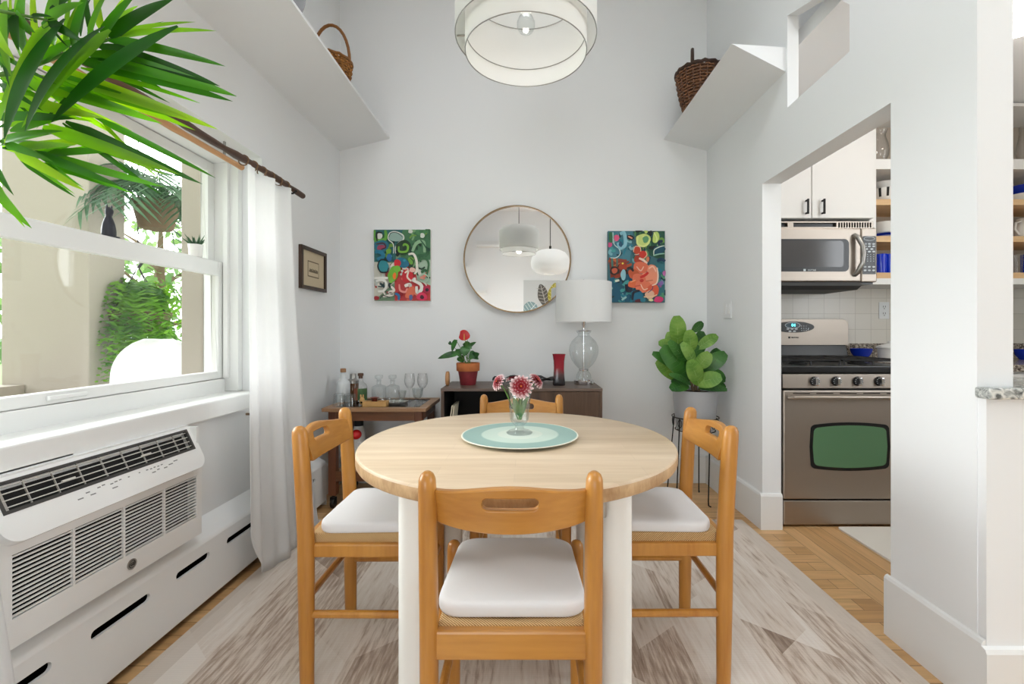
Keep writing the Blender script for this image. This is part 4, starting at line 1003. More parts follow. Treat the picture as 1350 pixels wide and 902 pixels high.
# round badge: ring and curly monogram
bc = Vector((LX, 1.452, .360))
bd = obj('badge', MB().lathe([(0,0),(.0165,0),(.0165,.003),(.0145,.0035),(.0135,.0025),(0,.0025)], bc, 28, M=Matrix.Rotation(PI/2, 4, 'Y')), M['nickel'], t)
mb = MB().lathe([(.0100,.0026),(.0112,.0032),(.0124,.0026)], bc, 24, M=Matrix.Rotation(PI/2, 4, 'Y'))
text_mb('GE', .0135, lambda x, y, z: bc+Vector((.0028+z, x, y)), shear=.25, bold=.0004, mb=mb)
obj('monogram', mb, M['char'], bd, smooth=0)
# top grille strip at the back of the case
obj('top_flap', MB().box(XL+.006, -1.322, AY0+.03, AY0+.25, .743, .747), M['ac'], t, smooth=0)

# heater cover: sloped top, slotted front
HY0, HY1, HX = -1.2, 2.9, -1.28
t = thing('radiator_cover', 'long low white slotted heater cover along the left wall', 'radiator', (XL+.05, (HY0+HY1)/2, 0))
slots = [(-1.0,-.79),(-.66,-.45),(-.32,-.11),(.02,.23),(.36,.57),(.70,.91),(1.04,1.225),(1.335,1.545),(1.66,1.835),(1.94,2.13),(2.24,2.44),(2.55,2.75)]
us = sorted(set([HY0, HY1]+[round(v, 5) for a, b in slots for v in [a+.0135*(1-math.cos(R(x))) for x in (0,15,30,50,70,90)]+[b-.0135*(1-math.cos(R(x))) for x in (0,15,30,50,70,90)]]))
zc = .205
def sl(u):
    for a, b in slots:
        if a <= u <= b:
            r = .0135
            if u < a+r: return math.sqrt(max(0, r*r-(a+r-u)**2))
            if u > b-r: return math.sqrt(max(0, r*r-(u-b+r)**2))
            return r
    return 0
mb = MB().strips(us, lambda u: .03, lambda u: .262, lambda u: zc-sl(u), lambda u: zc+sl(u), lambda u, v, w_: Vector((HX-w_, u, v)), 0, .010)
obj('front_panel', mb, M['heater'], t, smooth=30)
mb = MB().prism([(HX-.010,.262),(HX,.262),(HX-.003,.272),(HX-.010,.280),(XL,.325),(XL,.318),(HX-.016,.272),(HX-.010,.268)], lambda a, b, d: Vector((a, d, b)), HY0, HY1)
obj('top_panel', mb, M['heater'], t, smooth=30)
obj('end_cap', MB().prism([(XL,0.0),(HX,.0),(HX,.262),(HX-.010,.279),(XL,.324)], lambda a, b, d: Vector((a, d, b)), HY1, HY1+.003), M['heater'], t, smooth=0)
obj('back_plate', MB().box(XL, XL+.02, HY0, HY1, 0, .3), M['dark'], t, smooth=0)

# ================================================================= CURTAINS, ROD
RZ, RX = 1.862, -1.25
t = thing('curtain_rod', 'dark brown knobbly branch used as a curtain rod over the window', 'curtain rod', (RX, 1.6, RZ))
pts = []; rr = []
for k in range(31):
    y = .35+2.19*k/30; pts.append((RX+.003*math.sin(y*9), y, RZ+.004*math.sin(y*6+1))); rr.append(.0145+.0022*math.sin(y*23)+.002*math.sin(y*41+2))
obj('rod', MB().tube(pts, rr, 12), M['rodwood'], t)
for y in (2.43, .42):
    obj('bracket', MB().tube([(XL, y, RZ-.02), (RX, y, RZ-.021), (RX+.02, y, RZ-.005)], .005, 8).box(XL, XL+.006, y-.015, y+.015, RZ-.05, RZ+.01), M['iron'], t)
def curtain(name, yt0, yt1, yb0, yb1, xb0, xb1, folds, label, zt, ph, hem=0):
    t = thing(name, label, 'curtain', ((RX), (yt0+yt1)/2, .01)); m_ = MB(); nu, nv = 120, 40; vs = []
    for j in range(nv+1):
        v = j/nv; s_ = v**1.35
        for i in range(nu+1):
            u = i/nu; z = zt+(.012+hem*max(0, 1-u/.22)**2-zt)*v
            y = (yt0+(yt1-yt0)*u)*(1-s_)+(yb0+(yb1-yb0)*u)*s_
            amp = .026*(1-.45*v)
            x = RX+.012+amp*math.sin(2*PI*folds*u+ph+.5*v)+.008*math.sin(2*PI*folds*2.3*u+1.7+2*v)
            x = x*(1)+(xb0+(xb1-xb0)*u-RX)*s_
            vs.append(Vector((x, y, z)))
    fs = [(j*(nu+1)+i, j*(nu+1)+i+1, (j+1)*(nu+1)+i+1, (j+1)*(nu+1)+i) for j in range(nv) for i in range(nu)]
    m_.add(vs, fs); obj('cloth', m_, M['curt'], t, smooth=180, solid=.0015, recalc=False)
    for k in range(6):
        y = yt0+(yt1-yt0)*(k+.3)/6
        obj('ring', MB().tube([(RX+.022*math.cos(2*PI*q/18), y+.002*math.sin(q), RZ-.004+.022*math.sin(2*PI*q/18)) for q in range(18)], .003, 6, closed=True), M['ring'], t)
    return t
curtain('curtain', 1.985, 2.40, 1.93, 2.56, -1.19, -1.165, 2.7, 'long white curtain gathered at the far end of the window', RZ-.028, .4, .22)
curtain('curtain', .45, .93, .5, 1.085, -1.2, -1.195, 4, 'long white curtain at the near end of the window, its edge lower left', RZ-.028, 1.1)
t = thing('bamboo_pole', 'tan bamboo pole inside the head of the window', 'pole', (-1.43, 1.4, 1.90))
pts = [(-1.43, .5+1.78*k/24, 1.925) for k in range(25)]; obj('pole', MB().tube(pts, [.0125+(.002 if k % 6 == 0 else 0) for k in range(25)], 12), M['bamboo'], t)
for y in (.7, 2.15): obj('hanger', MB().box(-1.433, -1.427, y-.006, y+.006, 1.93, HEADZ), M['nickel'], t, smooth=0)
mb = MB().tube([(XL, 2.22, .70), (XL+.02, 2.22, .70)], .006, 8).tube([(XL+.02,2.22,.70), (XL+.035,2.22,.70), (XL+.035,2.22,.715)], .004, 8)
simple('tieback_hook', mb, M['brass'], 'small brass curtain hook on the wall under the sill', 'hook')

# ================================================================= MIRROR, PAINTINGS, FRAME, SWITCH
mc = Vector((-.071, YB, 1.1+(438-342)/600*3.31)); mr_ = .390
t = thing('wall_mirror', 'round wall mirror in a thin brass frame above the sideboard', 'mirror', (mc.x, YB-.012, mc.z-mr_))
RX90 = Matrix.Rotation(PI/2, 4, 'X')
obj('frame', MB().lathe([(mr_-.009,.0),(mr_,.0),(mr_,.028),(mr_-.009,.028),(mr_-.009,.0)], mc, 96, M=RX90), M['brass'], t)
obj('mirror_glass', MB().lathe([(0,.004),(mr_-.0085,.004),(mr_-.0085,.016),(0,.016)], mc, 96, M=RX90), M['mirror'], t, smooth=30)
t.location.y -= .011; t.rotation_euler = (0, 0, .024)      # it hangs a touch askew

def canvas(name, x0, x1, z0, z1, yface, depth, sgn, bg, shapes, label, box_, edge=(232,230,224)):
    """sgn -1: faces -Y.  shapes are listed in sketch coordinates box_=(u0,v0,u1,v1), v down"""
    m_ = MB(); ew = lin(edge)
    yb = yface-sgn*depth
    m_.box(x0, x1, min(yface, yb), max(yface, yb), z0, z1, 0, ew)
    u0, v0, u1, v1 = box_
    flip = (sgn > 0)
    def mp(u, v, k):
        a = (u-u0)/(u1-u0); b_ = (v-v0)/(v1-v0)
        a = min(1, max(0, a)); b_ = min(1, max(0, b_))
        x = (x1-(x1-x0)*a) if flip else (x0+(x1-x0)*a)
        return Vector((x, yface+sgn*(.0006+.00012*k), z1-(z1-z0)*b_))
    k = 0
    def poly(p, c):
        nonlocal k
        c = lin(c); cen = (sum(q[0] for q in p)/len(p), sum(q[1] for q in p)/len(p))
        vs = [mp(q[0], q[1], k) for q in p]
        tri = tessellate_polygon([[Vector((q[0], q[1], 0)) for q in p]])
        m_.add(vs, [tuple(f) for f in tri], 0, c); k += 1
    poly([(u0,v0),(u1,v0),(u1,v1),(u0,v1)], bg)
    rnd = random.Random(label)
    for s_ in shapes:
        if s_[0] == 'e':
            _, cx_, cy_, rx, ry, rot, c = s_; ph = rnd.uniform(0, 6)
            poly([(cx_+(rx*math.cos(a)*math.cos(R(rot))-ry*math.sin(a)*math.sin(R(rot)))*(1+.09*math.sin(3*a+ph)), cy_+(rx*math.cos(a)*math.sin(R(rot))+ry*math.sin(a)*math.cos(R(rot)))*(1+.09*math.sin(2*a+ph))) for a in [2*PI*q/26 for q in range(26)]], c)
        elif s_[0] == 's':
            _, pts, wd, c = s_
            # smooth the stroke
            P = [Vector((p[0], p[1])) for p in pts]; Q = []
            for i in range(len(P)-1):
                a, b_, c_, d_ = P[max(i-1,0)], P[i], P[i+1], P[min(i+2,len(P)-1)]
                for q in range(6):
                    t_ = q/6; Q.append(.5*((2*b_)+(-a+c_)*t_+(2*a-5*b_+4*c_-d_)*t_*t_+(-a+3*b_-3*c_+d_)*t_**3))
            Q.append(P[-1])
            L_, R_ = [], []
            for i, q in enumerate(Q):
                tv = Q[min(i+1,len(Q)-1)]-Q[max(i-1,0)]
                tv = tv.normalized() if tv.length > 1e-6 else Vector((1,0)); nv_ = Vector((-tv.y, tv.x)); w_ = wd*.5*(.55+.45*math.sin(PI*(i+.6)/(len(Q)+.2))**.5)
                L_.append(q+nv_*w_); R_.append(q-nv_*w_)
            cc = lin(c); vs = [mp(p.x, p.y, k) for p in L_]+[mp(p.x, p.y, k) for p in R_]; n_ = len(Q)
            m_.add(vs, [(i, i+1, n_+i+1, n_+i) for i in range(n_-1)], 0, cc); k += 1
        else: poly(s_[1], s_[2])
    return simple(name, m_, M['paint'], label, 'painting', smooth=0, recalc=False)
rs = random.Random(3)
def scatter(u0, v0, u1, v1, n_, cols, w0, w1, ln):
    o_ = []
    for _ in range(n_):
        x, y, a = rs.uniform(u0,u1), rs.uniform(v0,v1), rs.uniform(0, 6.28); b_ = a+rs.uniform(-1.6,1.6)
        o_.append(('s', [(x,y), (x+ln*math.cos(a),y+ln*math.sin(a)), (x+ln*math.cos(a)+ln*math.cos(b_), y+ln*math.sin(a)+ln*math.sin(b_))], rs.uniform(w0,w1), rs.choice(cols)))
    return o_
GRN = [(52,104,66),(84,146,92),(38,76,58),(126,172,120),(112,160,70)]; TEAL = [(24,92,112),(36,130,150),(22,62,72),(70,160,160)]; REDS = [(196,34,44),(222,70,62),(160,24,36),(238,140,120)]; PALE = [(226,222,210),(204,214,206),(240,232,222)]
A = [('p', [(95,105),(380,105),(300,420),(95,420)], (40,104,104)), ('p', [(380,105),(655,105),(655,560),(430,520),(330,300)], (70,124,84)), ('p', [(95,420),(260,430),(300,620),(95,800)], (206,204,190)), ('p', [(300,420),(480,420),(560,620),(655,640),(655,800),(300,800)], (196,60,62)), ('p', [(500,400),(655,400),(655,650),(520,600)], (170,196,172))]
A += scatter(100,110,320,400,16,GRN+TEAL+[(20,36,34)],14,34,34)+scatter(400,110,640,560,26,GRN+[(140,180,150),(40,70,52)],16,36,40)+scatter(110,430,300,790,16,PALE+[(190,196,190),(40,60,60),(150,60,60)],14,34,34)+scatter(320,460,640,790,24,REDS+PALE+[(230,110,90)],14,34,32)
A += [('s',[(104,112),(104,200),(210,200),(210,112)],34,(96,160,60)), ('e',155,170,26,32,0,(222,222,214)), ('s',[(130,220),(128,140),(180,140)],16,(26,30,30)), ('e',170,270,72,62,0,(30,110,130)), ('e',165,280,40,26,-20,(150,60,90)), ('s',[(120,250),(190,240),(215,280),(170,300)],14,(70,24,44)), ('e',245,320,26,30,0,(112,166,58)),
      ('e',315,180,76,46,5,(150,180,170)), ('s',[(292,340),(290,250),(240,200),(255,140),(315,128),(385,160),(390,205),(340,235),(312,280),(312,340)],9,(230,232,222)), ('s',[(246,180),(270,140),(330,140),(380,180)],6,(30,44,44)), ('e',390,280,72,70,0,(28,58,36)), ('s',[(345,270),(350,320),(420,320),(435,270),(400,250),(385,285)],22,(120,178,60)), ('e',385,285,14,18,0,(24,50,30)),
      ('e',460,125,22,20,0,(222,228,216)), ('e',578,165,22,26,0,(222,228,216)), ('s',[(480,320),(520,240),(590,230),(600,330)],34,(140,182,140)), ('s',[(520,420),(600,390),(640,440),(620,560)],22,(60,112,72)), ('s',[(540,560),(600,540),(640,580),(600,620),(545,600)],12,(180,206,182)), ('e',575,575,22,14,0,(220,150,130)),
      ('s',[(110,320),(170,330),(190,370),(130,400)],40,(28,120,150)), ('e',190,465,52,62,0,(46,140,150)), ('s',[(240,410),(170,400),(138,460),(165,520),(225,520),(245,480)],14,(20,34,40)), ('e',250,380,26,36,0,(36,104,160)), ('e',380,430,64,52,20,(30,112,140)), ('e',330,435,34,40,0,(206,34,46)), ('e',400,410,14,12,0,(40,150,170)),
      ('s',[(440,350),(490,345),(520,410),(525,500),(500,540)],24,(238,234,220)), ('e',465,410,24,40,-20,(112,170,66)), ('s',[(455,380),(490,420),(480,460)],8,(40,50,40)), ('e',290,540,48,80,20,(110,176,52)), ('e',330,490,36,30,0,(120,186,60)), ('e',303,560,18,32,0,(238,120,40)), ('e',270,600,24,28,0,(120,180,64)),
      ('e',430,560,56,66,10,(204,34,46)), ('s',[(405,530),(440,510),(430,570),(470,610)],18,(240,224,206)), ('e',480,500,30,26,0,(238,190,176)), ('s',[(350,640),(360,700),(410,715),(430,680)],20,(240,150,140)), ('s',[(480,600),(560,640),(570,690),(530,720),(520,660)],34,(236,232,222)), ('e',460,720,40,70,30,(222,110,80)), ('e',465,770,18,30,0,(90,100,150)),
      ('e',620,690,38,36,0,(196,40,80)), ('e',625,695,18,18,0,(60,20,40)), ('e',575,760,54,40,0,(222,50,92)), ('e',575,765,20,20,0,(70,20,40)), ('s',[(120,610),(190,600),(225,640),(200,700),(140,710)],26,(232,232,224)), ('s',[(140,660),(190,660),(200,620)],12,(40,70,72)), ('s',[(270,660),(300,700),(250,720),(290,740),(190,760)],26,(234,226,216)), ('s',[(310,730),(345,750),(345,795)],26,(40,110,160)), ('s',[(160,780),(190,750),(260,770)],8,(40,40,44)), ('e',125,775,26,22,0,(160,40,50)), ('s',[(105,580),(240,580)],24,(238,236,228)), ('s',[(610,110),(650,110),(650,210)],30,(60,110,70)), ('s',[(560,210),(600,260),(640,330)],12,(40,90,62))]
canvas('painting', -1.108, -.70, 1.327, 1.842, YB-.034, .034, -1, (110,140,110), A, 'abstract canvas in greens and reds, left of the round mirror', (95,105,655,800))
B = [('p', [(85,130),(330,130),(300,420),(100,400)], (70,130,146)), ('p', [(330,125),(640,120),(645,420),(420,330)], (44,92,72)), ('p', [(95,380),(270,400),(270,560),(110,580)], (150,62,40)), ('p', [(100,580),(300,520),(420,800),(105,810)], (26,96,124)), ('p', [(560,420),(645,420),(645,800),(540,800)], (56,120,130))]
B += scatter(95,135,330,390,22,TEAL+[(150,200,206),(120,180,190),(30,60,66)],14,34,34)+scatter(340,130,640,400,24,GRN+[(24,40,40),(60,110,110),(30,50,80)],14,34,36)+scatter(110,390,270,570,14,[(140,50,34),(180,82,44),(60,30,24),(206,110,60)],12,28,30)+scatter(110,600,430,800,24,TEAL+[(150,200,196),(20,50,80)],14,34,34)+scatter(560,440,640,790,16,TEAL+[(120,150,170),(160,90,150),(90,160,120)],12,26,26)
B += [('e',165,195,26,34,0,(222,90,130)), ('e',100,260,22,26,0,(206,80,130)), ('s',[(105,140),(110,240)],34,(50,110,70)), ('s',[(130,140),(140,250),(190,300),(200,350),(160,385),(105,385)],9,(206,226,222)), ('s',[(200,160),(240,150),(250,260),(200,290),(180,240)],36,(140,196,210)), ('e',205,255,18,26,0,(40,90,120)), ('e',300,190,36,24,20,(40,30,34)), ('s',[(280,180),(320,200)],14,(220,150,120)),
      ('e',425,215,72,62,0,(206,222,130)), ('s',[(375,180),(370,250),(430,275),(480,240),(470,190),(420,185)],20,(224,236,150)), ('e',450,210,30,34,0,(100,160,110)), ('e',455,130,18,22,0,(196,216,120)), ('e',550,190,32,60,10,(200,224,120)), ('s',[(530,140),(560,200),(550,240)],12,(226,240,160)), ('s',[(350,130),(420,120)],30,(24,36,36)), ('e',500,150,18,26,0,(24,40,40)),
      ('e',580,310,62,40,-15,(24,80,100)), ('s',[(530,360),(535,310),(590,280),(635,270)],10,(216,230,214)), ('s',[(525,365),(580,350),(635,345)],12,(150,200,180)), ('e',368,312,40,42,0,(196,70,40)), ('s',[(330,330),(345,280),(390,280),(402,320),(380,350),(340,355)],8,(240,210,180)), ('e',420,355,36,38,0,(206,50,36)), ('s',[(450,320),(462,360),(430,395)],10,(236,190,150)), ('e',375,400,40,40,0,(180,60,40)), ('s',[(385,390),(430,410),(465,440)],22,(244,214,196)), ('e',470,400,16,26,0,(216,130,90)),
      ('s',[(120,390),(125,480)],20,(70,120,110)), ('s',[(170,390),(170,470)],18,(90,110,100)), ('e',145,510,46,44,0,(46,30,26)), ('e',145,510,28,27,0,(196,90,60)), ('e',225,470,40,36,0,(170,60,30)), ('e',225,440,10,10,0,(240,220,80)), ('e',180,560,40,20,-20,(150,56,30)),
      ('e',400,480,76,62,0,(226,112,80)), ('e',515,510,54,62,0,(236,150,120)), ('e',330,540,56,46,30,(196,88,50)), ('e',480,590,90,74,0,(240,150,118)), ('e',380,590,66,58,0,(226,116,84)), ('e',330,640,56,36,0,(228,110,64)), ('e',420,660,76,66,0,(232,122,88)), ('e',520,700,62,60,0,(222,92,60)), ('e',490,740,46,40,0,(240,190,160)),
      ('s',[(395,575),(440,555),(475,525)],26,(212,40,36)), ('e',410,605,20,16,0,(200,50,40)), ('s',[(360,470),(400,510),(430,470)],12,(246,190,166)), ('s',[(480,490),(520,470),(550,520)],14,(250,196,170)), ('s',[(560,480),(570,560),(555,630),(510,650)],14,(248,216,196)), ('s',[(400,640),(430,690),(470,680)],10,(250,206,180)), ('s',[(450,610),(520,600)],10,(206,110,80)), ('s',[(470,720),(510,690),(520,660)],8,(90,70,110)), ('s',[(300,620),(350,600)],10,(250,170,120)), ('s',[(340,660),(400,650)],9,(206,80,60)), ('s',[(430,760),(500,760),(560,740)],12,(246,210,170)),
      ('s',[(270,490),(300,485),(330,515)],24,(40,34,36)), ('s',[(255,640),(270,700),(330,700)],28,(22,30,50)), ('e',360,745,60,56,30,(26,110,140)), ('s',[(320,790),(330,720),(390,700)],24,(20,30,48)), ('e',380,800,36,18,0,(96,30,40)), ('e',420,790,26,22,0,(40,120,140)), ('e',575,785,46,30,-10,(222,60,120)), ('e',630,535,16,24,0,(196,110,170)), ('e',600,630,20,22,0,(140,110,180)), ('s',[(560,420),(600,400),(640,420)],30,(24,60,90)), ('s',[(150,610),(190,600)],22,(220,226,206)), ('e',230,550,26,50,0,(150,200,210)), ('s',[(215,790),(260,760)],20,(160,206,206)), ('e',500,790,24,12,0,(244,236,180))]
canvas('painting', .585, .997, 1.315, 1.832, YB-.036, .036, -1, (60,110,120), B, 'abstract canvas of a coral flower on teal, right of the round mirror', (85,125,645,812), edge=(60,92,96))
# small framed print on the left wall
t = thing('picture_frame', 'small dark framed print in a cream mat on the left wall', 'picture', (XL, 2.9, 1.36))
fy0, fy1, fz0, fz1 = 2.725, 3.065, 1.365, 1.628
mb = MB().prism([(fy0,fz0),(fy1,fz0),(fy1,fz1),(fy0,fz1)], yl, XL, XL+.022, holes=[[(fy0+.022,fz0+.022),(fy1-.022,fz0+.022),(fy1-.022,fz1-.022),(fy0+.022,fz1-.022)]])
obj('frame', mb, M['frame'], t, smooth=0, bevel=.002)
obj('mat_board', MB().box(XL+.001, XL+.010, fy0+.022, fy1-.022, fz0+.022, fz1-.022), M['matb'], t, smooth=0)
cy_, cz_ = (fy0+fy1)/2, (fz0+fz1)/2
mb = MB().box(XL+.010, XL+.0105, cy_-.075, cy_+.075, cz_-.05, cz_+.05, 1).box(XL+.0106, XL+.011, cy_-.068, cy_+.068, cz_-.043, cz_+.043, 0)
for k in range(14): y = cy_-.055+.11*k/13; mb.box(XL+.0111, XL+.0114, y-.004, y+.005, cz_-.02, cz_-.008+.012*abs(math.sin(k*1.9)), 1)
obj('print', mb, [M['matb'], M['ink']], t, smooth=0)
# light switch on the right wall
sy_ = 2.98
t = thing('light_switch', 'white double rocker light switch by the kitchen opening', 'switch', (XR-.004, sy_, 1.19))
obj('plate', MB().box(XR-.006, XR, sy_-.057, sy_+.057, 1.19, 1.31), M['white'], t, smooth=0, bevel=.002)
for dy in (-.024, .024): obj('rocker', MB().obox((XR-.008, sy_+dy, 1.25), (.006, .033, .066), (0, R(3), 0)), M['trim'], t, smooth=0, bevel=.001)

# ================================================================= PENDANT LAMPS
def pendant(x, y):
    t = thing('pendant_lamp', 'white two tier drum pendant lamp hanging over the dining table', 'pendant lamp', (x, y, 1.984))
    obj('outer_shade', MB().lathe([(.2215,2.035),(.2235,2.035),(.2235,2.25),(.2215,2.25),(.2215,2.035)], (x,y,0), 72), M['drum'], t)
    obj('inner_shade', MB().lathe([(.1905,1.985),(.1925,1.985),(.1925,2.285),(.1905,2.285),(.1905,1.985)], (x,y,0), 72), M['drum'], t)
    mb = MB()
    for r, z in ((.1915,1.985), (.1902,2.045), (.1902,2.19), (.2225,2.035)): mb.tube([(x+r*math.cos(2*PI*k/64), y+r*math.sin(2*PI*k/64), z) for k in range(64)], .0016, 6, closed=True)
    for k in range(3):
        a = 2*PI*k/3+.5; mb.tube([(x,y,2.19), (x+.19*math.cos(a), y+.19*math.sin(a), 2.19)], .0025, 6)
        a += .5; mb.tube([(x+.192*math.cos(a), y+.192*math.sin(a), 2.05), (x+.2225*math.cos(a), y+.2225*math.sin(a), 2.05)], .003, 6)
    obj('wire_frame', mb, M['nickel'], t)
    obj('socket', MB().lathe([(0,2.195),(.02,2.195),(.022,2.19),(.022,2.13),(.018,2.12),(0,2.12)], (x,y,0), 24), M['white'], t)
    obj('bulb', MB().lathe([(.013,2.122),(.014,2.112),(.022,2.1),(.028,2.085),(.028,2.07),(.02,2.055),(.008,2.049),(0,2.048)], (x,y,0), 24), M['cut'], t)
    obj('cord', MB().tube([(x,y,2.19), (x,y,ZC-.03)], .0035, 8), M['iron'], t)
    obj('ceiling_rose', MB().lathe([(0,ZC-.035),(.05,ZC-.03),(.06,ZC-.002),(.06,ZC)], (x,y,0), 32), M['nickel'], t)
pendant(-.004, 1.447)
pl_ = bpy.data.lights.new('pendant_bulb_light', 'POINT'); pl_.energy = .4; pl_.color = (1, .95, .88); pl_.shadow_soft_size = .03
plo = bpy.data.objects.new('pendant_bulb_light', pl_); COL.objects.link(plo); plo.location = (-.004, 1.447, 2.02)
# paper lantern in the living area behind, seen in the mirror
x, y = .53, -.35
t = thing('paper_lantern', 'white paper lantern seen on the right in the round mirror', 'pendant lamp', (x, y, 1.99))
prof_ = [(.09,1.99),(.16,1.995),(.235,2.025),(.285,2.085),(.3,2.16),(.285,2.235),(.235,2.31),(.16,2.35),(.09,2.36)]
obj('shade', MB().lathe(prof_, (x,y,0), 48), M['drum'], t, smooth=60)
obj('cord', MB().tube([(x,y,2.3), (x,y,ZC-.02)], .006, 8).tube([(x,y,2.28),(x,y,2.42)], .018, 10), M['iron'], t)
obj('ceiling_rose', MB().lathe([(0,ZC-.03),(.05,ZC-.03),(.055,ZC)], (x,y,0), 24), M['white'], t)
# leaf painting and shelf ledges on the rear wall (mirror only)
LS = [('p',[(0,0),(100,0),(100,100),(0,100)],(206,209,208))]
def bigleaf(cx_, cy_, rx, ry, rot, c, vein):
    o_ = [('e',cx_,cy_,rx,ry,rot,c)]
    dx, dy = math.cos(R(rot+90)), math.sin(R(rot+90)); px_, py_ = math.cos(R(rot)), math.sin(R(rot))
    o_.append(('s',[(cx_-dx*ry,cy_-dy*ry),(cx_,cy_),(cx_+dx*ry*1.5,cy_+dy*ry*1.5)],1.6,vein))
    for q in (-.6,-.3,0,.3,.6):
        for s_ in (-1,1): o_.append(('s',[(cx_+dx*ry*q,cy_+dy*ry*q),(cx_+dx*ry*(q-.2)+s_*px_*rx*.9,cy_+dy*ry*(q-.2)+s_*py_*rx*.9)],1.0,vein))
    return o_
LS += bigleaf(12,60,16,20,40,(132,158,160),(214,224,222))+bigleaf(18,88,14,18,70,(110,130,150),(220,226,228))+bigleaf(40,30,11,22,-15,(92,88,82),(180,176,168))+bigleaf(60,28,11,22,10,(170,160,52),(224,214,140))+bigleaf(64,66,9,26,5,(84,140,120),(190,214,200))+bigleaf(84,40,12,22,25,(120,150,140),(220,226,220))+bigleaf(48,80,8,18,0,(204,200,180),(240,236,226))+bigleaf(86,80,14,16,-40,(96,120,130),(210,220,222))
canvas('painting', .24, 1.34, 1.10, 2.24, YREAR+.03, .03, 1, (222,224,222), LS, 'canvas of grey, green and yellow leaves seen low in the mirror', (100,0,0,100))
simple('wall_shelf', MB().box(-.78, -.3, YREAR, YREAR+.16, 2.95, 3.0).box(-.78, -.3, YREAR, YREAR+.02, 3.0, 3.1), M['trim'], 'white wall ledge seen at left in the round mirror', 'shelf', smooth=0)
simple('wall_shelf', MB().box(-.85, -.58, YREAR, YREAR+.14, 1.95, 2.0), M['trim'], 'small white wall shelf seen low at left in the mirror', 'shelf', smooth=0)

# ================================================================= BASKETS AND OBJECT ON THE LEDGES
def woven(mb, c, r0, r1, z0, z1, rows, nst, rad, bulge=0):
    for k in range(rows):
        q = (k+.5)/rows; r = r0+(r1-r0)*q+bulge*math.sin(PI*q); z = z0+(z1-z0)*q
        mb.tube([(c[0]+(r+.004*(1 if (j+k) % 2 else -1))*math.cos(2*PI*j/(2*nst)), c[1]+(r+.004*(1 if (j+k) % 2 else -1))*math.sin(2*PI*j/(2*nst)), z) for j in range(2*nst)], rad, 5, closed=True)
    for j in range(nst):
        a = 2*PI*j/nst; mb.tube([(c[0]+(r0+(r1-r0)*q+bulge*math.sin(PI*q))*math.cos(a), c[1]+(r0+(r1-r0)*q+bulge*math.sin(PI*q))*math.sin(a), z0+(z1-z0)*q) for q in (0,.33,.66,1)], rad*.8, 5)
bx, by, bz = -1.165, 2.70, 2.53
t = thing('wicker_basket', 'golden wicker basket with a tall hoop handle on the left ledge', 'basket', (bx, by, bz))
mb = MB(); woven(mb, (bx,by), .07, .115, bz+.006, bz+.165, 11, 22, .0055, .012); mb.lathe([(0,bz+.001),(.07,bz+.001),(.07,bz+.006),(0,bz+.006)], (bx,by,0), 24)
mb.lathe([(.066,bz+.004),(.075,bz+.06),(.108,bz+.165)], (bx,by,0), 28)
obj('body', mb, M['wick1'], t)
obj('rim', MB().tube([(bx+.118*math.cos(2*PI*k/40), by+.118*math.sin(2*PI*k/40), bz+.172+.003*math.sin(k*2.2)) for k in range(40)], .009, 7, closed=True), M['wick1d'], t)
hp = [(bx+.112*math.cos(R(a)), by, bz+.17+.222*math.sin(R(a))) for a in range(0, 181, 12)]
obj('handle', MB().tube(hp, .009, 8, ref=(0,1,0)), M['wick1d'], t)
bx, by, bz = 1.142, 3.02, 2.545
t = thing('wicker_basket', 'dark brown willow basket with upright handle on the right ledge', 'basket', (bx, by, bz))
mb = MB(); woven(mb, (bx,by), .09, .145, bz+.006, bz+.265, 14, 20, .0075, .008); mb.lathe([(0,bz+.001),(.085,bz+.001),(.085,bz+.006),(0,bz+.006)], (bx,by,0), 24)
mb.lathe([(.085,bz+.004),(.108,bz+.1),(.137,bz+.265)], (bx,by,0), 28)
obj('body', mb, M['wick2'], t)
obj('rim', MB().tube([(bx+.148*math.cos(2*PI*k/44), by+.148*math.sin(2*PI*k/44), bz+.272+.005*math.sin(k*2.4)) for k in range(44)], .012, 7, closed=True), M['wick2d'], t)
hp = [(bx-.045+.045*math.cos(R(a)), by+.12*math.cos(R(a)), bz+.272+.14*math.sin(R(a))) for a in range(0, 181, 12)]
obj('handle', MB().tube(hp, .011, 8, ref=(1,0,0)), M['wick2d'], t)
bx, by, bz = -1.155, 2.2, 2.53
mb = MB().lathe([(0,-.012),(.05,-.012),(.115,.0),(.15,.012),(.148,.016),(.113,.006),(.05,-.006),(0,-.006)], (bx-.06, by, bz+.155), 48, M=Matrix.Rotation(R(82), 4, 'X'))
simple('grey_platter', mb, pm('grey ceramic', (150,150,152), .4), 'grey platter leaning on the left ledge at the top of the photo', 'platter')
# ================================================================= KITCHEN
struct('wall_kitchen_tile', MB().box(1.421, XK, YK-.008, YK, 1.02, 1.5), M['tile'], smooth=0)
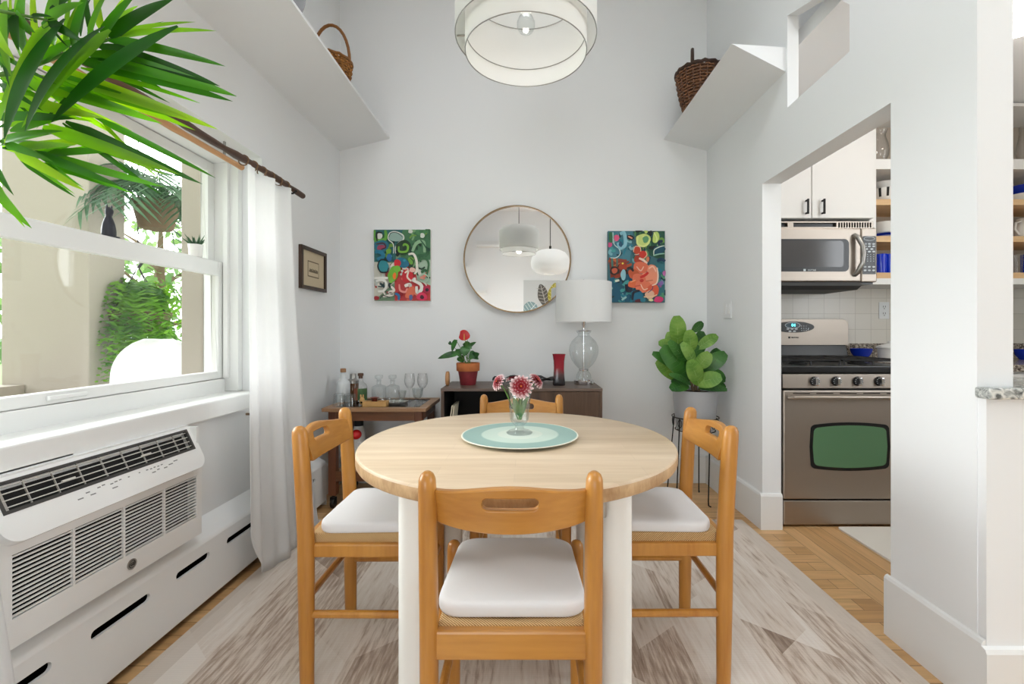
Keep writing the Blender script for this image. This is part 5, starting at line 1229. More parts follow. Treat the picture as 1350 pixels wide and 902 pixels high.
# range
X0, X1, GY = 1.438, 2.198, 2.565
t = thing('gas_range', 'stainless gas range with green oven window in the kitchen', 'stove', ((X0+X1)/2, (GY+3.2)/2, 0))
obj('body', MB().box(X0, X1, GY+.032, 3.19, .03, .868), M['black'], t, smooth=0, bevel=.004)
obj('drawer', MB().box(X0+.008, X1-.008, GY+.002, GY+.031, .012, .15), M['steel'], t, smooth=0, bevel=.006)
od = obj('oven_door', MB().box(X0+.006, X1-.006, GY, GY+.031, .158, .772), M['steel'], t, smooth=0, bevel=.007)
oc = (X0+X1)/2
def bowed(w_, h_, bow, r, cx_, cz_, n_=8):
    p = []
    for k in range(n_+1): u = -1+2*k/n_; p.append((cx_+u*(w_-r), cz_-h_-bow*(1-u*u)))
    p += [(cx_+w_-r*(1-math.sin(R(a))), cz_-h_+r*(1-math.cos(R(a)))) for a in (20,45,70)]
    p += [(cx_+w_+bow*.4, cz_)]
    p += [(cx_+w_-r*(1-math.cos(R(a))), cz_+h_-r*(1-math.sin(R(a)))) for a in (20,45,70)]
    for k in range(n_+1): u = 1-2*k/n_; p.append((cx_+u*(w_-r), cz_+h_+bow*(1-u*u)))
    p += [(cx_-w_+r*(1-math.sin(R(a))), cz_+h_-r*(1-math.cos(R(a)))) for a in (20,45,70)]
    p += [(cx_-w_-bow*.4, cz_)]
    p += [(cx_-w_+r*(1-math.cos(R(a))), cz_-h_+r*(1-math.sin(R(a)))) for a in (20,45,70)]
    return p
fy = lambda a, b, d: Vector((a, d, b))
ozc = .455
obj('window_surround', MB().prism(bowed(.222,.125,.012,.03,oc,ozc), fy, GY-.002, GY+.004), M['black'], od, smooth=20)
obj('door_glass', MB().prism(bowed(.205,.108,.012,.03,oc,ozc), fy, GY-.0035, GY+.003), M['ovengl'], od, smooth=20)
obj('handle', MB().tube([(X0+.035,GY-.001,.732),(X0+.05,GY-.03,.735),(X0+.12,GY-.042,.737),(oc,GY-.046,.738),(X1-.12,GY-.042,.737),(X1-.05,GY-.03,.735),(X1-.035,GY-.001,.732)], [.011,.011,.0115,.012,.0115,.011,.011], 12), M['steel'], od)
mb = MB()
for k in range(5): mb.box(X0+.06+k*.132, X0+.155+k*.132, GY-.0006, GY+.004, .752, .757)
obj('door_vents', mb, M['dark'], od, smooth=0)
cp = obj('control_panel', MB().prism([(GY+.031,.783),(GY,.783),(GY+.004,.862),(GY+.031,.862)], lambda a, b, d: Vector((d, a, b)), X0+.004, X1-.004), M['steel'], t, smooth=0, bevel=.003)
for k in range(5):
    x = 1.620+k*.1215; c = Vector((x, GY+.001, .8235))
    kn = obj('knob', MB().lathe([(0,-.002),(.0265,-.002),(.0265,.006),(.023,.012),(0,.012)], c, 28, M=RX90), M['black'], t)
    obj('knob_grip', MB().box(c.x-.008, c.x+.008, c.y-.030, c.y-.012, c.z-.022, c.z+.022), M['chrome'], kn, smooth=0, bevel=.004)
    mb = MB()
    for q in range(9):
        a = R(-120+q*30+90); mb.obox((c.x+.0215*math.cos(a), c.y-.0126, c.z+.0215*math.sin(a)), (.0035,.001,.0035))
    obj('knob_marks', mb, M['button'], kn, smooth=0)
obj('cooktop', MB().box(X0-.001, X1+.001, GY+.012, 3.19, .868, .908), M['black'], t, smooth=0, bevel=.006)
for gx0 in (X0+.03, oc+.01):
    mb = MB(); gx1 = gx0+.335; gy0, gy1, gz = GY+.06, 3.06, .938
    for x in (gx0, (gx0+gx1)/2, gx1): mb.tube([(x,gy0,.909),(x,gy0,gz),(x,gy1,gz),(x,gy1,.909)], .0065, 6)
    for y in (gy0, gy0+.13, (gy0+gy1)/2, gy1-.13, gy1): mb.tube([(gx0,y,gz),(gx1,y,gz)], .0065, 6)
    obj('grate', mb, M['iron'], t, smooth=0)
    mb = MB()
for x in (X0+.2, X1-.2):
    for y in (GY+.19, GY+.42): obj('burner', MB().lathe([(0,.909),(.05,.909),(.05,.916),(.035,.918),(.035,.926),(0,.928)], (x,y,0), 28), M['iron'], t)
# backguard
by0 = 3.12
obj('backguard_base', MB().prism([(by0-.03,.909),(by0+.07,.909),(by0+.07,1.02),(by0+.01,1.02)], lambda a, b, d: Vector((d, a, b)), X0+.01, X1-.01), M['black'], t, smooth=0, bevel=.003)
def rr2(x0_, x1_, z0_, z1_, r): return [(x0_,z0_),(x1_,z0_)]+[(x1_-r+r*math.cos(R(a)), z1_-r+r*math.sin(R(a))) for a in range(0,91,15)]+[(x0_+r-r*math.cos(R(a)), z1_-r+r*math.sin(R(a))) for a in range(90,-1,-15)]
bgd = obj('backguard', MB().prism(rr2(X0+.004, X1+.004, 1.012, 1.19, .045), fy, by0, by0+.07), M['steel'], t, smooth=30, bevel=.004)
ec = (1.825, 1.135)
ov = lambda rx, rz, c_=ec, n_=40: [(c_[0]+rx*math.cos(2*PI*k/n_), c_[1]+rz*math.sin(2*PI*k/n_)) for k in range(n_)]
obj('control_oval', MB().prism(ov(.142,.038), fy, by0-.003, by0+.01), M['black'], bgd, smooth=30)
obj('display', MB().prism(ov(.05,.019,(1.818,1.147)), fy, by0-.0042, by0), M['lcd'], bgd, smooth=30)
obj('display_ring', MB().prism(ov(.053,.0215,(1.818,1.147)), fy, by0-.0046, by0, holes=[ov(.048,.018,(1.818,1.147))]), M['button'], bgd, smooth=30)
tx = lambda cx_, cz_, y_: (lambda x, y, z: Vector((cx_+x, y_-z, cz_+y)))
obj('clock_digits', text_mb('04', .027, tx(1.823,1.147,by0-.005), bold=.0008), M['cyan'], bgd, smooth=0)
for (x, z) in ((1.786,1.122),(1.814,1.122),(1.842,1.122),(1.800,1.106),(1.830,1.106)): obj('function_button', MB().prism(ov(.0105,.0055,(x,z),14), fy, by0-.0042, by0), M['button'], bgd, smooth=0)
for (x, z) in ((1.878,1.142),(1.894,1.142),(1.91,1.141),(1.878,1.126),(1.894,1.126),(1.91,1.126),(1.926,1.126),(1.88,1.112),(1.896,1.112),(1.91,1.113),(1.924,1.118)): obj('number_key', MB().obox((x, by0-.0035, z), (.006,.002,.006)), M['button'], bgd, smooth=0)
obj('maker_mark', text_mb('MAYTAG', .0125, tx(1.836,1.063,by0-.001), bold=.0003, mb=MB().box(1.79,1.803,by0-.0015,by0,1.057,1.070)), M['blackm'], bgd, smooth=0)
# microwave
X0m, X1m, MY = 1.435, 2.203, 2.865
t = thing('microwave', 'stainless over the range microwave under the white cabinets', 'microwave', ((X0m+X1m)/2, 3.05, 1.365))
obj('body', MB().box(X0m+.004, X1m-.004, MY+.03, YK-.009, 1.405, 1.803), M['black'], t, smooth=0)
mb = MB().prism([(X0m,1.757),(X1m-.016,1.757),(X1m-.016,1.801),(X0m,1.801)], fy, MY+.012, MY+.03,
    holes=[[(1.60,1.765),(1.647,1.765),(1.647,1.792),(1.60,1.792)], [(1.683,1.765),(1.955,1.765),(1.955,1.792),(1.683,1.792)]]+[[(1.967+.0165*k,1.762),(1.967+.0165*k+.0105,1.762),(1.967+.0165*k+.0105,1.793),(1.967+.0165*k,1.793)] for k in range(13)])
obj('vent_grille', mb, M['steel'], t, smooth=0)
dr = obj('door', MB().box(X0m, 2.103, MY, MY+.029, 1.418, 1.756), M['steel'], t, smooth=0, bevel=.008)
obj('window_frame', MB().prism([(p[0],p[1]) for p in rrect(.56,.205,.03,5,1.745,1.584)], fy, MY-.002, MY+.006), M['black'], dr, smooth=20)
obj('window_glass', MB().prism([(p[0],p[1]) for p in rrect(.505,.165,.022,5,1.738,1.592)], fy, MY-.003, MY+.005), M['mwgl'], dr, smooth=20)
obj('maker_mark', text_mb('MAYTAG', .013, tx(1.79,1.490,MY-.003), bold=.0003, mb=MB().box(1.738,1.752,MY-.0035,MY,1.484,1.497)), M['button'], dr, smooth=0)
mb = MB().tube([(2.06,MY,1.71),(2.066,MY-.022,1.695),(2.082,MY-.04,1.64),(2.086,MY-.045,1.585),(2.082,MY-.04,1.53),(2.066,MY-.022,1.475),(2.06,MY,1.46)], [.014,.015,.014,.0135,.014,.015,.014], 12)
obj('handle', mb, M['nickel'], dr)
pc = obj('keypad_column', MB().box(2.105, X1m, MY+.001, MY+.029, 1.416, 1.756), M['steel'], t, smooth=0, bevel=.006)
obj('keypad', MB().prism(rrect(.083,.24,.006,3,2.153,1.585), fy, MY-.001, MY+.005), M['black'], pc, smooth=0)
for z, xs in ((1.655,(2.126,2.153,2.18)), (1.640,(2.126,2.153,2.18)), (1.623,(2.1355,2.1685)), (1.607,(2.126,2.153,2.18)), (1.511,(2.126,2.153,2.18)), (1.489,(2.126,2.153,2.18))):
    for x in xs: obj('function_button', MB().prism(ov(.0095,.0054,(x,z),12), fy, MY-.0022, MY), M['button'], pc, smooth=0)
for r_ in range(4):
    for c_ in range(4): obj('number_key', MB().obox((2.122+.0195*c_, MY-.0015, 1.589-.014*r_), (.004,.001,.006)), M['button'], pc, smooth=0)
obj('keypad_display', MB().prism(ov(.035,.013,(2.153,1.688),24), fy, MY-.002, MY, holes=[ov(.032,.0105,(2.153,1.688),24)]), M['button'], pc, smooth=0)
obj('underside', MB().prism([(MY+.02,1.417),(MY+.02,1.395),(MY+.06,1.372),(YK-.02,1.372),(YK-.02,1.417)], lambda a, b, d: Vector((d, a, b)), X0m+.01, 2.12), M['char'], t, smooth=0)
# cabinets over the microwave
cz0, cz1, cy0 = 1.825, 2.585, 2.90
t = thing('wall_cabinet', 'white two door kitchen cabinet above the microwave', 'cabinet', (1.82, 3.08, cz0))
obj('body', MB().box(1.435, 2.212, cy0+.021, YK, cz0, cz1), M['cabinet'], t, smooth=0)
for x0_, x1_, hx in ((1.437, 1.811, 1.775), (1.816, 2.210, 1.878)):
    d_ = obj('door', MB().box(x0_, x1_, cy0, cy0+.02, cz0+.002, cz1-.003), M['cabinet'], t, smooth=0, bevel=.002)
    obj('handle', MB().box(hx-.005, hx+.005, cy0-.03, cy0-.02, 1.848, 1.943).box(hx-.004, hx+.004, cy0-.02, cy0, 1.851, 1.861).box(hx-.004, hx+.004, cy0-.02, cy0, 1.930, 1.940), M['blackm'], d_, smooth=0, bevel=.001)
# open shelves running on to the right
SY = 2.95
t = thing('open_shelves', 'white open kitchen shelves with pale wood edges beside the microwave', 'shelf', (2.9, 3.1, 1.41))
mb = MB().box(2.216, 2.262, SY, YK, 1.41, 2.585).box(XK-.03, XK-.001, SY, YK, 1.41, 2.585).box(2.262, XK-.03, YK-.012, YK, 1.44, 2.585, 1)
mb.box(2.262, XK-.03, SY, YK-.012, 2.157, 2.222).box(2.262, XK-.03, SY, YK-.012, 2.565, 2.585)
obj('carcass', mb, [M['cabinet'], M['taupe']], t, smooth=0)
obj('bottom_rail', MB().box(2.262, XK-.03, SY, YK-.012, 1.41, 1.449), M['cabinet'], t, smooth=0)
SHZ = (1.925, 1.686, 1.4495)
for z in SHZ: obj('shelf_board', MB().box(2.262, XK-.03, SY+.001, YK-.012, z, z+.037), M['birch'], t, smooth=0)
def onk(px, Y): return (px-CX)/FPX*Y
Y = 3.10; x = onk(1159.5, Y)
lathe_thing('hurricane_vase', [(.03,0),(.05,.0),(.05,.012),(.032,.03),(.05,.07),(.056,.11),(.048,.16),(.036,.2),(.034,.22),(.046,.25),(.044,.25),(.032,.22),(.034,.2),(.046,.16),(.053,.11),(.046,.07),(.03,.034)], x, Y, 2.222, M['glass'], 'clear waisted glass vase in the top cubby by the header', 'vase')
x = onk(1338, Y)+.08
lathe_thing('hurricane_vase', [(.03,0),(.05,.0),(.05,.012),(.032,.03),(.05,.07),(.056,.11),(.048,.16),(.036,.24),(.038,.28),(.036,.28),(.034,.24),(.046,.16),(.053,.11),(.046,.07),(.03,.034)], x, Y, 2.222, M['glass'], 'clear glass vase on the top shelf at the right edge of the photo', 'vase')
def bowlprof(r, h): return [(0,0),(r*.55,0),(r*.6,.006),(r*.9,h*.45),(r,h),(r*.96,h),(r*.85,h*.48),(r*.5,.012),(0,.01)]
z = SHZ[0]+.037
x = onk(1166, Y); o = simple('bowl', MB().lathe(bowlprof(.085,.105), (x,Y,z), 36), [M['china'], M['blackm']], 'white bowl with small dark motifs on the upper wood edged shelf', 'bowl', smooth=40)
mb = MB().lathe(bowlprof(.07,.05), (x+.005,Y+.01,z+.106), 32)
simple('bowl', mb, M['china'], 'shallow white bowl stacked on the patterned bowl', 'bowl', smooth=40)
for p in o.data.polygons:
    a = math.degrees(math.atan2(p.center.y, p.center.x)) % 360
    if .05 < p.center.z < .09 and math.hypot(p.center.x, p.center.y) > .07 and int(a/10) % 3 == 0: p.material_index = 1
z = SHZ[1]+.037; x = onk(1166, Y)
for k in range(5):
    simple('plate', MB().lathe([(0,0),(.05,0),(.095-.002*k,.008),(.1-.002*k,.012),(.097-.002*k,.0125),(.05,.0045),(0,.004)], (x, Y, z+.0085*k+.0002*k), 40), [M['bluegl'], M['china'], M['bluegl'], M['bluegl'], M['china']][k],
           ['cobalt blue plate at the bottom of the plate stack', 'white plate second from the bottom of the blue and white stack', 'cobalt blue plate in the middle of the plate stack', 'cobalt blue plate second from the top of the stack', 'white plate on top of the blue plates'][k], 'plate', 'stacked plates on the kitchen shelf')
simple('bowl', MB().lathe(bowlprof(.075,.07), (x, Y, z+.0495), 36), M['china'], 'white bowl sitting on top of the blue plate stack', 'bowl', smooth=40)
z = SHZ[2]+.037
for k, (px, yy) in enumerate(((1161, 3.02), (1173, 3.02), (1167, 3.14))):
    lathe_thing('tumbler', [(0,0),(.031,0),(.032,.004),(.034,.13),(.0315,.13),(.029,.01),(0,.008)], onk(px, 3.02)+(0.02 if k == 2 else 0), yy, z, M['cobalt'], ['cobalt blue tumbler at the left of the lowest kitchen shelf', 'cobalt blue tumbler beside the white pier on the lowest kitchen shelf', 'cobalt blue tumbler standing behind the other two'][k], 'glass', 'cobalt tumblers on the kitchen shelf')
# things glimpsed past the right edge
z = SHZ[0]+.037; x = onk(1347, Y)+.03
simple('bowl', MB().lathe(bowlprof(.11,.07), (x,Y,z), 36), M['china'], 'wide white bowl at the right edge of the photo, top wood shelf', 'bowl', smooth=40)
simple('bowl', MB().lathe(bowlprof(.09,.06), (x,Y,z+.071), 36), M['bluegl'], 'blue bowl stacked in the wide white bowl at the right edge', 'bowl', smooth=40)
z = SHZ[1]+.037; x = onk(1347, Y)+.035
t = thing('pitcher', 'white pitcher at the right edge of the photo, middle wood shelf', 'pitcher', (x, Y, z))
obj('body', MB().lathe([(0,0),(.05,0),(.056,.01),(.066,.05),(.062,.09),(.048,.125),(.052,.15),(.049,.15),(.045,.125),(.058,.09),(.06,.05),(0,.01)], (x,Y,z), 32), M['china'], t)
obj('handle', MB().tube([(x-.052,Y-.01,z+.13),(x-.085,Y-.01,z+.12),(x-.092,Y-.01,z+.075),(x-.063,Y-.01,z+.04)], .007, 8), M['china'], t)
z = SHZ[2]+.037
for k in range(3):
    lathe_thing('tumbler', [(0,0),(.031,0),(.032,.004),(.036,.14),(.0335,.14),(.029,.01),(0,.008)], onk(1340, Y)+.075*k, Y, z, [M['glass'], M['cobalt'], M['glass']][k], ['clear tumbler nearest the pier at the right edge, lowest shelf', 'cobalt blue tumbler at the right edge, lowest shelf', 'clear tumbler beyond the blue one at the right edge'][k], 'glass', 'tumblers at the right edge of the kitchen shelf')
# counter right of the range
t = thing('base_cabinet', 'white base cabinet to the right of the range', 'cabinet', (2.9, 2.9, 0))
obj('body', MB().box(2.204, XK, 2.64, YK, .0, .872), M['cabinet'], t, smooth=0)
for k in range(3): obj('door', MB().box(2.21+k*.46, 2.66+k*.46, 2.62, 2.639, .1, .86), M['cabinet'], t, smooth=0, bevel=.002)
simple('kitchen_counter', MB().box(2.203, XK, 2.60, YK, .873, .913).box(2.203, XK, YK-.03, YK-.0085, .913, 1.02).box(1.425, 2.2, YK-.03, YK-.0085, .93, 1.02), M['granite2'], 'brown speckled granite counter and splash beside the range', 'counter', smooth=0, bevel=.003)
x = onk(1132, 3.06)+.0
lathe_thing('bowl', [(0,0),(.03,0),(.033,.006),(.058,.045),(.067,.075),(.064,.075),(.054,.046),(.028,.012),(0,.01)], 2.275, 3.10, .913, M['bluegl'], 'small cobalt blue bowl on the counter beside the range', 'bowl')
x = 2.44
t = thing('casserole_dish', 'white lidded dish on the counter beside the blue bowl', 'dish', (x, 3.06, .913))
obj('body', MB().lathe([(0,0),(.06,0),(.066,.006),(.07,.075),(.078,.08),(.078,.088),(.066,.088),(.062,.01),(0,.01)], (x,3.06,.913), 36), M['china'], t)
obj('lid', MB().lathe([(.074,.088),(.07,.094),(.03,.108),(.012,.112),(.014,.125),(0,.128)], (x,3.06,.913), 36), M['china'], t)
lathe_thing('bowl', bowlprof(.06,.07), onk(1343, 3.1)+.05, 3.10, .913, M['bluegl'], 'small blue bowl on the counter at the right edge of the photo', 'bowl')
ox = 2.555
t = thing('wall_outlet', 'white double outlet on the tiled kitchen wall', 'outlet', (ox, YK-.01, 1.195))
obj('plate', MB().box(ox-.036, ox+.036, YK-.014, YK-.008, 1.195, 1.315), M['white'], t, smooth=0, bevel=.002)
mb = MB()
for z in (1.231, 1.279): mb.box(ox-.009, ox-.006, YK-.0146, YK-.014, z-.002, z+.010).box(ox+.006, ox+.009, YK-.0146, YK-.014, z-.002, z+.010).box(ox-.003, ox+.003, YK-.0146, YK-.014, z-.013, z-.008)
obj('sockets', mb, M['dark'], t, smooth=0)
# pass-through granite and kitchen mat
simple('granite_counter', MB().box(XR-.01, XK, 1.282, 1.3295, .909, .941).box(XW2+.002, XK, 1.3295, 1.60, .909, .941), M['granite'], 'grey and white granite ledge on the half wall at right', 'counter', smooth=0, bevel=.006)
simple('kitchen_mat', MB().prism(rrect(1.2,.62,.02,4,2.335,2.24), lambda a, b, d: Vector((a, b, d)), .0005, .010), M['krug'], 'cream kitchen mat on the wood floor in front of the range', 'rug', smooth=0)
# warm kitchen ceiling lamp
t = thing('kitchen_ceiling_lamp', 'flush round white lamp on the kitchen ceiling', 'ceiling lamp', (2.3, 2.1, 2.5))
obj('base', MB().lathe([(0,2.6),(.16,2.6),(.16,2.575),(0,2.575)], (2.3,2.1,0), 40), M['nickel'], t)
obj('diffuser', MB().lathe([(.15,2.574),(.14,2.54),(.1,2.515),(0,2.505)], (2.3,2.1,0), 40), pm('lit frosted diffuser', (255,250,244), .5, emit=(255,247,238), estr=18), t)
# ================================================================= FIDDLE LEAF FIG ON A WIRE STAND
fx, fyy = 1.105, 2.995
t = thing('plant_stand', 'black wire plant stand on hairpin legs in the back right corner', 'plant stand', (fx, fyy, 0))
mb = MB()
for r, z in ((.125,.46), (.146,.545)): mb.tube([(fx+r*math.cos(2*PI*k/40), fyy+r*math.sin(2*PI*k/40), z) for k in range(40)], .0035, 6, closed=True)
for a in (0, 90): mb.tube([(fx-.125*math.cos(R(a)), fyy-.125*math.sin(R(a)), .46), (fx+.125*math.cos(R(a)), fyy+.125*math.sin(R(a)), .46)], .0035, 6)
obj('ring', mb, M['iron'], t)
for k in range(12):
    mb = MB(); a = 2*PI*k/12; u = Vector((math.cos(a), math.sin(a), 0)); w_ = Vector((-math.sin(a), math.cos(a), 0)); c = Vector((fx, fyy, .51))+u*.143
    mb.tube([c+w_*.016*math.cos(q)+Vector((0,0,.024))*math.sin(q) for q in [2*PI*j/14 for j in range(14)]], .0025, 5, closed=True)
    obj('scroll', mb, M['iron'], t)
for bx_, by_ in ((1.145,2.875), (1.175,3.115), (.965,3.13), (.955,2.91)):
    a = math.atan2(by_-fyy, bx_-fx); u = Vector((math.cos(a), math.sin(a), 0)); w_ = Vector((-math.sin(a), math.cos(a), 0)); c = Vector((fx, fyy, 0))
    r0, r1 = .143, math.hypot(bx_-fx, by_-fyy)
    obj('leg', MB().tube([c+u*r0+w_*.0+Vector((0,0,.545)), c+u*r1+w_*.0+Vector((0,0,.03)), c+u*(r1+.002)+Vector((0,0,.004)), c+u*(r1+.022)+Vector((0,0,.004))], .0042, 6), M['iron'], t)
t = thing('fiddle_leaf_fig', 'fiddle leaf fig with big glossy leaves in a grey pot', 'plant', (fx, fyy, .464))
pz0, pz1 = .4645, .722
obj('pot', MB().lathe([(0,pz0),(.117,pz0),(.121,pz0+.006),(.142,pz1-.004),(.142,pz1),(.134,pz1),(.115,pz0+.02),(0,pz0+.02)], (fx,fyy,0), 48), M['greypot'], t)
obj('soil', MB().lathe([(.131,pz1-.025),(.08,pz1-.012),(0,pz1-.005)], (fx,fyy,0), 24), M['soil'], t)
st = MB(); P0 = Vector((fx, fyy, pz1-.02))
for dx, dy, h in ((0,0,.36), (.03,.03,.27), (-.04,.02,.25), (.05,-.04,.2), (-.05,-.05,.2)):
    st.tube([P0+Vector((dx*.3,dy*.3,0)), P0+Vector((dx*.8,dy*.8,h*.5)), P0+Vector((dx,dy,h))], [.008,.006,.004], 7)
obj('stem', st, M['bark'], t)
fid = lambda u: (math.sin(PI*min(1, .06+.90*u**.8)))**.62*(.62+.5*u)
D = lambda px, py, dy: at(px, py, fyy+dy)
# (base px, tip px, depth of base / tip relative to the stem, width, normal, bright?)
FL = [((893,450),(892,420),-.03,-.05,.13,(.0,-1,.15),1), ((914,436),(925,426),.04,.03,.07,(.3,-1,.3),0), ((910,462),(908,438),-.07,-.10,.115,(0,-1,.25),1), ((922,458),(943,444),-.03,-.03,.09,(-.1,-1,.5),1),
      ((886,455),(870,453),-.02,-.05,.08,(-.2,-1,.3),1), ((888,462),(883,440),.02,.0,.10,(-.3,-1,.2),1), ((903,475),(884,452),-.09,-.13,.075,(-.3,-1,.25),0), ((908,492),(876,462),-.06,-.10,.17,(-.3,-1,.35),0), ((896,488),(864,468),-.05,-.08,.09,(-.2,-1,.6),0),
      ((896,498),(869,478),-.03,-.07,.12,(-.4,-1,.2),1), ((914,478),(900,455),-.11,-.14,.09,(.1,-1,.2),1), ((920,478),(916,457),-.02,-.03,.10,(0,-1,.4),0), ((920,484),(934,467),-.10,-.13,.11,(.1,-1,.4),1), ((928,486),(954,468),-.08,-.12,.12,(.2,-1,.35),0), ((936,478),(946,462),.02,.02,.10,(.3,-1,.3),0),
      ((920,504),(910,478),-.12,-.16,.125,(-.1,-1,.3),1), ((921,505),(948,498),-.11,-.17,.125,(.1,-1,.5),1), ((935,492),(960,500),-.02,-.02,.11,(.3,-1,.5),0), ((908,506),(885,495),-.10,-.14,.06,(-.1,-1,.8),0), ((905,508),(886,513),-.09,-.15,.10,(-.2,-1,.7),0),
      ((895,508),(886,505),-.04,-.09,.08,(-.3,-1,.5),0), ((925,512),(955,514),-.10,-.14,.07,(.1,-1,.9),0), ((940,506),(960,511),-.02,-.03,.08,(.3,-1,.6),0), ((918,470),(924,440),.08,.1,.11,(0,-1,.1),0), ((900,470),(892,445),.08,.1,.12,(0,-1,.1),0), ((930,490),(945,470),.09,.12,.12,(0,-1,.1),0), ((900,495),(880,480),.09,.1,.13,(0,-1,.1),0),
      ((912,500),(905,480),.05,.03,.13,(0,-1,.1),0), ((922,500),(930,482),.05,.03,.13,(0,-1,.1),0)]
m_ = MB(); m2 = MB(); vb_ = MB(); vd_ = MB()
for b_, e_, d0, d1, wd, nr, br in FL:
    B_, E_ = D(b_[0], b_[1], d0), D(e_[0], e_[1], d1)
    if B_.x > XR-.07: B_.x = XR-.07
    if E_.x > XR-.03: E_.x = XR-.03
    ext = (E_-B_)*.12
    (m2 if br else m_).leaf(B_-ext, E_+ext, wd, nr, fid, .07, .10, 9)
    nn = Vector(nr); dd = E_-B_; nn = (nn-dd*(nn.dot(dd)/dd.length_squared)).normalized()
    vn = vb_ if br else vd_; Lx = E_-B_+2*ext; sd = Lx.normalized().cross(nn)
    for q in (.2,.32,.44,.56,.68,.8):
        for s_ in (-1, 1):
            p_ = B_-ext+Lx*q+nn*(.28*q*(1-q)*Lx.length); hw = wd*.5*fid(min(1,q+.1))
            vn.tube([p_+nn*.0012, p_+sd*s_*hw*.5+Lx*.05+nn*(.05*hw+.0014-.28*.05*(2*q-1)*Lx.length), p_+sd*s_*hw*.92+Lx*.1+nn*(.095*hw+.0012-.28*.1*(2*q-.9)*Lx.length)], [.0007,.0005,.0003], 3)
    vn.tube([B_-ext+nn*.002, (B_+E_)/2+nn*(.07*dd.length*1.24+.0016), E_+ext*.6+nn*(.02*dd.length)], [.0016,.0012,.0006], 4)
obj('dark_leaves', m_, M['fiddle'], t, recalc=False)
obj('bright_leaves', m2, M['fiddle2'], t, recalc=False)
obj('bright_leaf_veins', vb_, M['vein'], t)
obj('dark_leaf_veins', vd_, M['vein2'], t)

# ================================================================= PALM IN THE FOREGROUND LEFT
px_, py_ = -1.02, .32; PZ = .0095
t = thing('palm_plant', 'tall potted palm arching its fronds over the window at left', 'plant', (px_, py_, PZ))
obj('pot', MB().lathe([(0,0),(.14,0),(.145,.01),(.18,.32),(.185,.34),(.17,.34),(.14,.03),(0,.03)], (px_,py_,PZ), 40), M['greypot'], t)
obj('soil', MB().lathe([(.165,.3),(.08,.31),(0,.315)], (px_,py_,0), 24), M['soil'], t)
pl = lambda x, y, d: at(x/3.006, y/3.006, d)
P0 = Vector((px_, py_, .3))
r1 = [P0, Vector((-1.06,.55,1.2)), pl(-260,210,.80), pl(-60,300,.88), pl(60,290,.90), pl(150,255,.92), pl(280,205,.94), pl(390,165,.95), pl(440,152,.955)]
r2 = [P0+Vector((-.02,.03,0)), Vector((-1.10,.6,1.1)), pl(-300,420,.86), pl(-100,520,.92), pl(0,560,.95), pl(90,590,.97), pl(180,612,.98)]
r3 = [P0+Vector((.03,-.02,0)), Vector((-1.0,.5,1.25)), pl(-200,-60,.78), pl(-60,30,.82), pl(60,55,.85), pl(190,80,.87)]
obj('stem', MB().tube(r1, [.010,.008,.006,.005,.0045,.004,.0035,.003,.0015], 7).tube(r2, [.010,.008,.006,.005,.004,.003,.002], 7).tube(r3, [.010,.008,.006,.004,.003,.002], 7), M['stem'], t)
PL = [((100,215),(104,-60),55,.90,.84),((212,180),(240,-70),60,.93,.88),((290,190),(355,-40),46,.94,.90),((355,165),(440,-50),42,.945,.91),((400,155),(545,-30),40,.95,.93),((435,150),(690,-5),50,.955,.95),
      ((440,152),(858,123),30,.955,.99),((430,160),(893,263),36,.955,1.0),((385,180),(872,342),46,.95,1.0),((350,212),(938,382),58,.945,1.02),((300,235),(922,402),46,.94,1.03),((170,268),(862,512),50,.93,1.04),((190,300),(722,470),46,.93,1.02),((200,350),(642,490),40,.93,1.02),((120,300),(520,440),40,.92,.99),
      ((415,105),(100,522),72,.90,.86,1),((258,75),(18,552),72,.88,.83,1),((705,104),(205,485),56,.97,.91,1),((22,5),(46,305),46,.86,.83),((40,250),(20,70),50,.88,.86),((150,255),(330,150),40,.92,.95),
      ((60,600),(336,756),36,.965,.98),((130,600),(478,738),34,.975,1.0),((180,612),(652,742),32,.98,1.03),((170,502),(712,692),44,.96,1.02),((260,482),(802,730),38,.96,1.05),((372,462),(855,706),24,.97,1.06),((60,585),(300,575),30,.965,.96),((0,565),(250,520),34,.95,.95),((90,592),(420,560),32,.965,1.0),((180,612),(480,600),28,.98,1.0),
      ((20,570),(210,640),30,.955,.95),((-60,690),(126,905),40,.93,.92),((-40,560),(55,775),32,.94,.9),((0,330),(170,440),22,.9,.88),((0,210),(225,335),18,.89,.87),((0,300),(330,395),44,.9,.93),((-20,380),(420,470),44,.9,.95),((0,460),(300,470),34,.92,.93),((40,520),(330,440),30,.93,.94),
      ((190,80),(330,10),40,.87,.88),((120,65),(205,66),20,.86,.86),((60,55),(140,130),44,.85,.84),((190,80),(330,165),34,.87,.89),((60,55),(75,200),40,.85,.83),((-60,30),(60,240),46,.82,.81)]
m_ = MB(); rnd = random.Random(11)
extra = []
for b_, e_, wd, d0, d1 in [p[:5] for p in PL]:
    for q in range(2):
        extra.append(((b_[0]+rnd.uniform(-60,30), b_[1]+rnd.uniform(-25,35)), (e_[0]*rnd.uniform(.72,.95)+rnd.uniform(-50,10), e_[1]+rnd.uniform(-45,45)), wd*rnd.uniform(.4,.7), d0+.02, d1+rnd.uniform(.02,.07)))
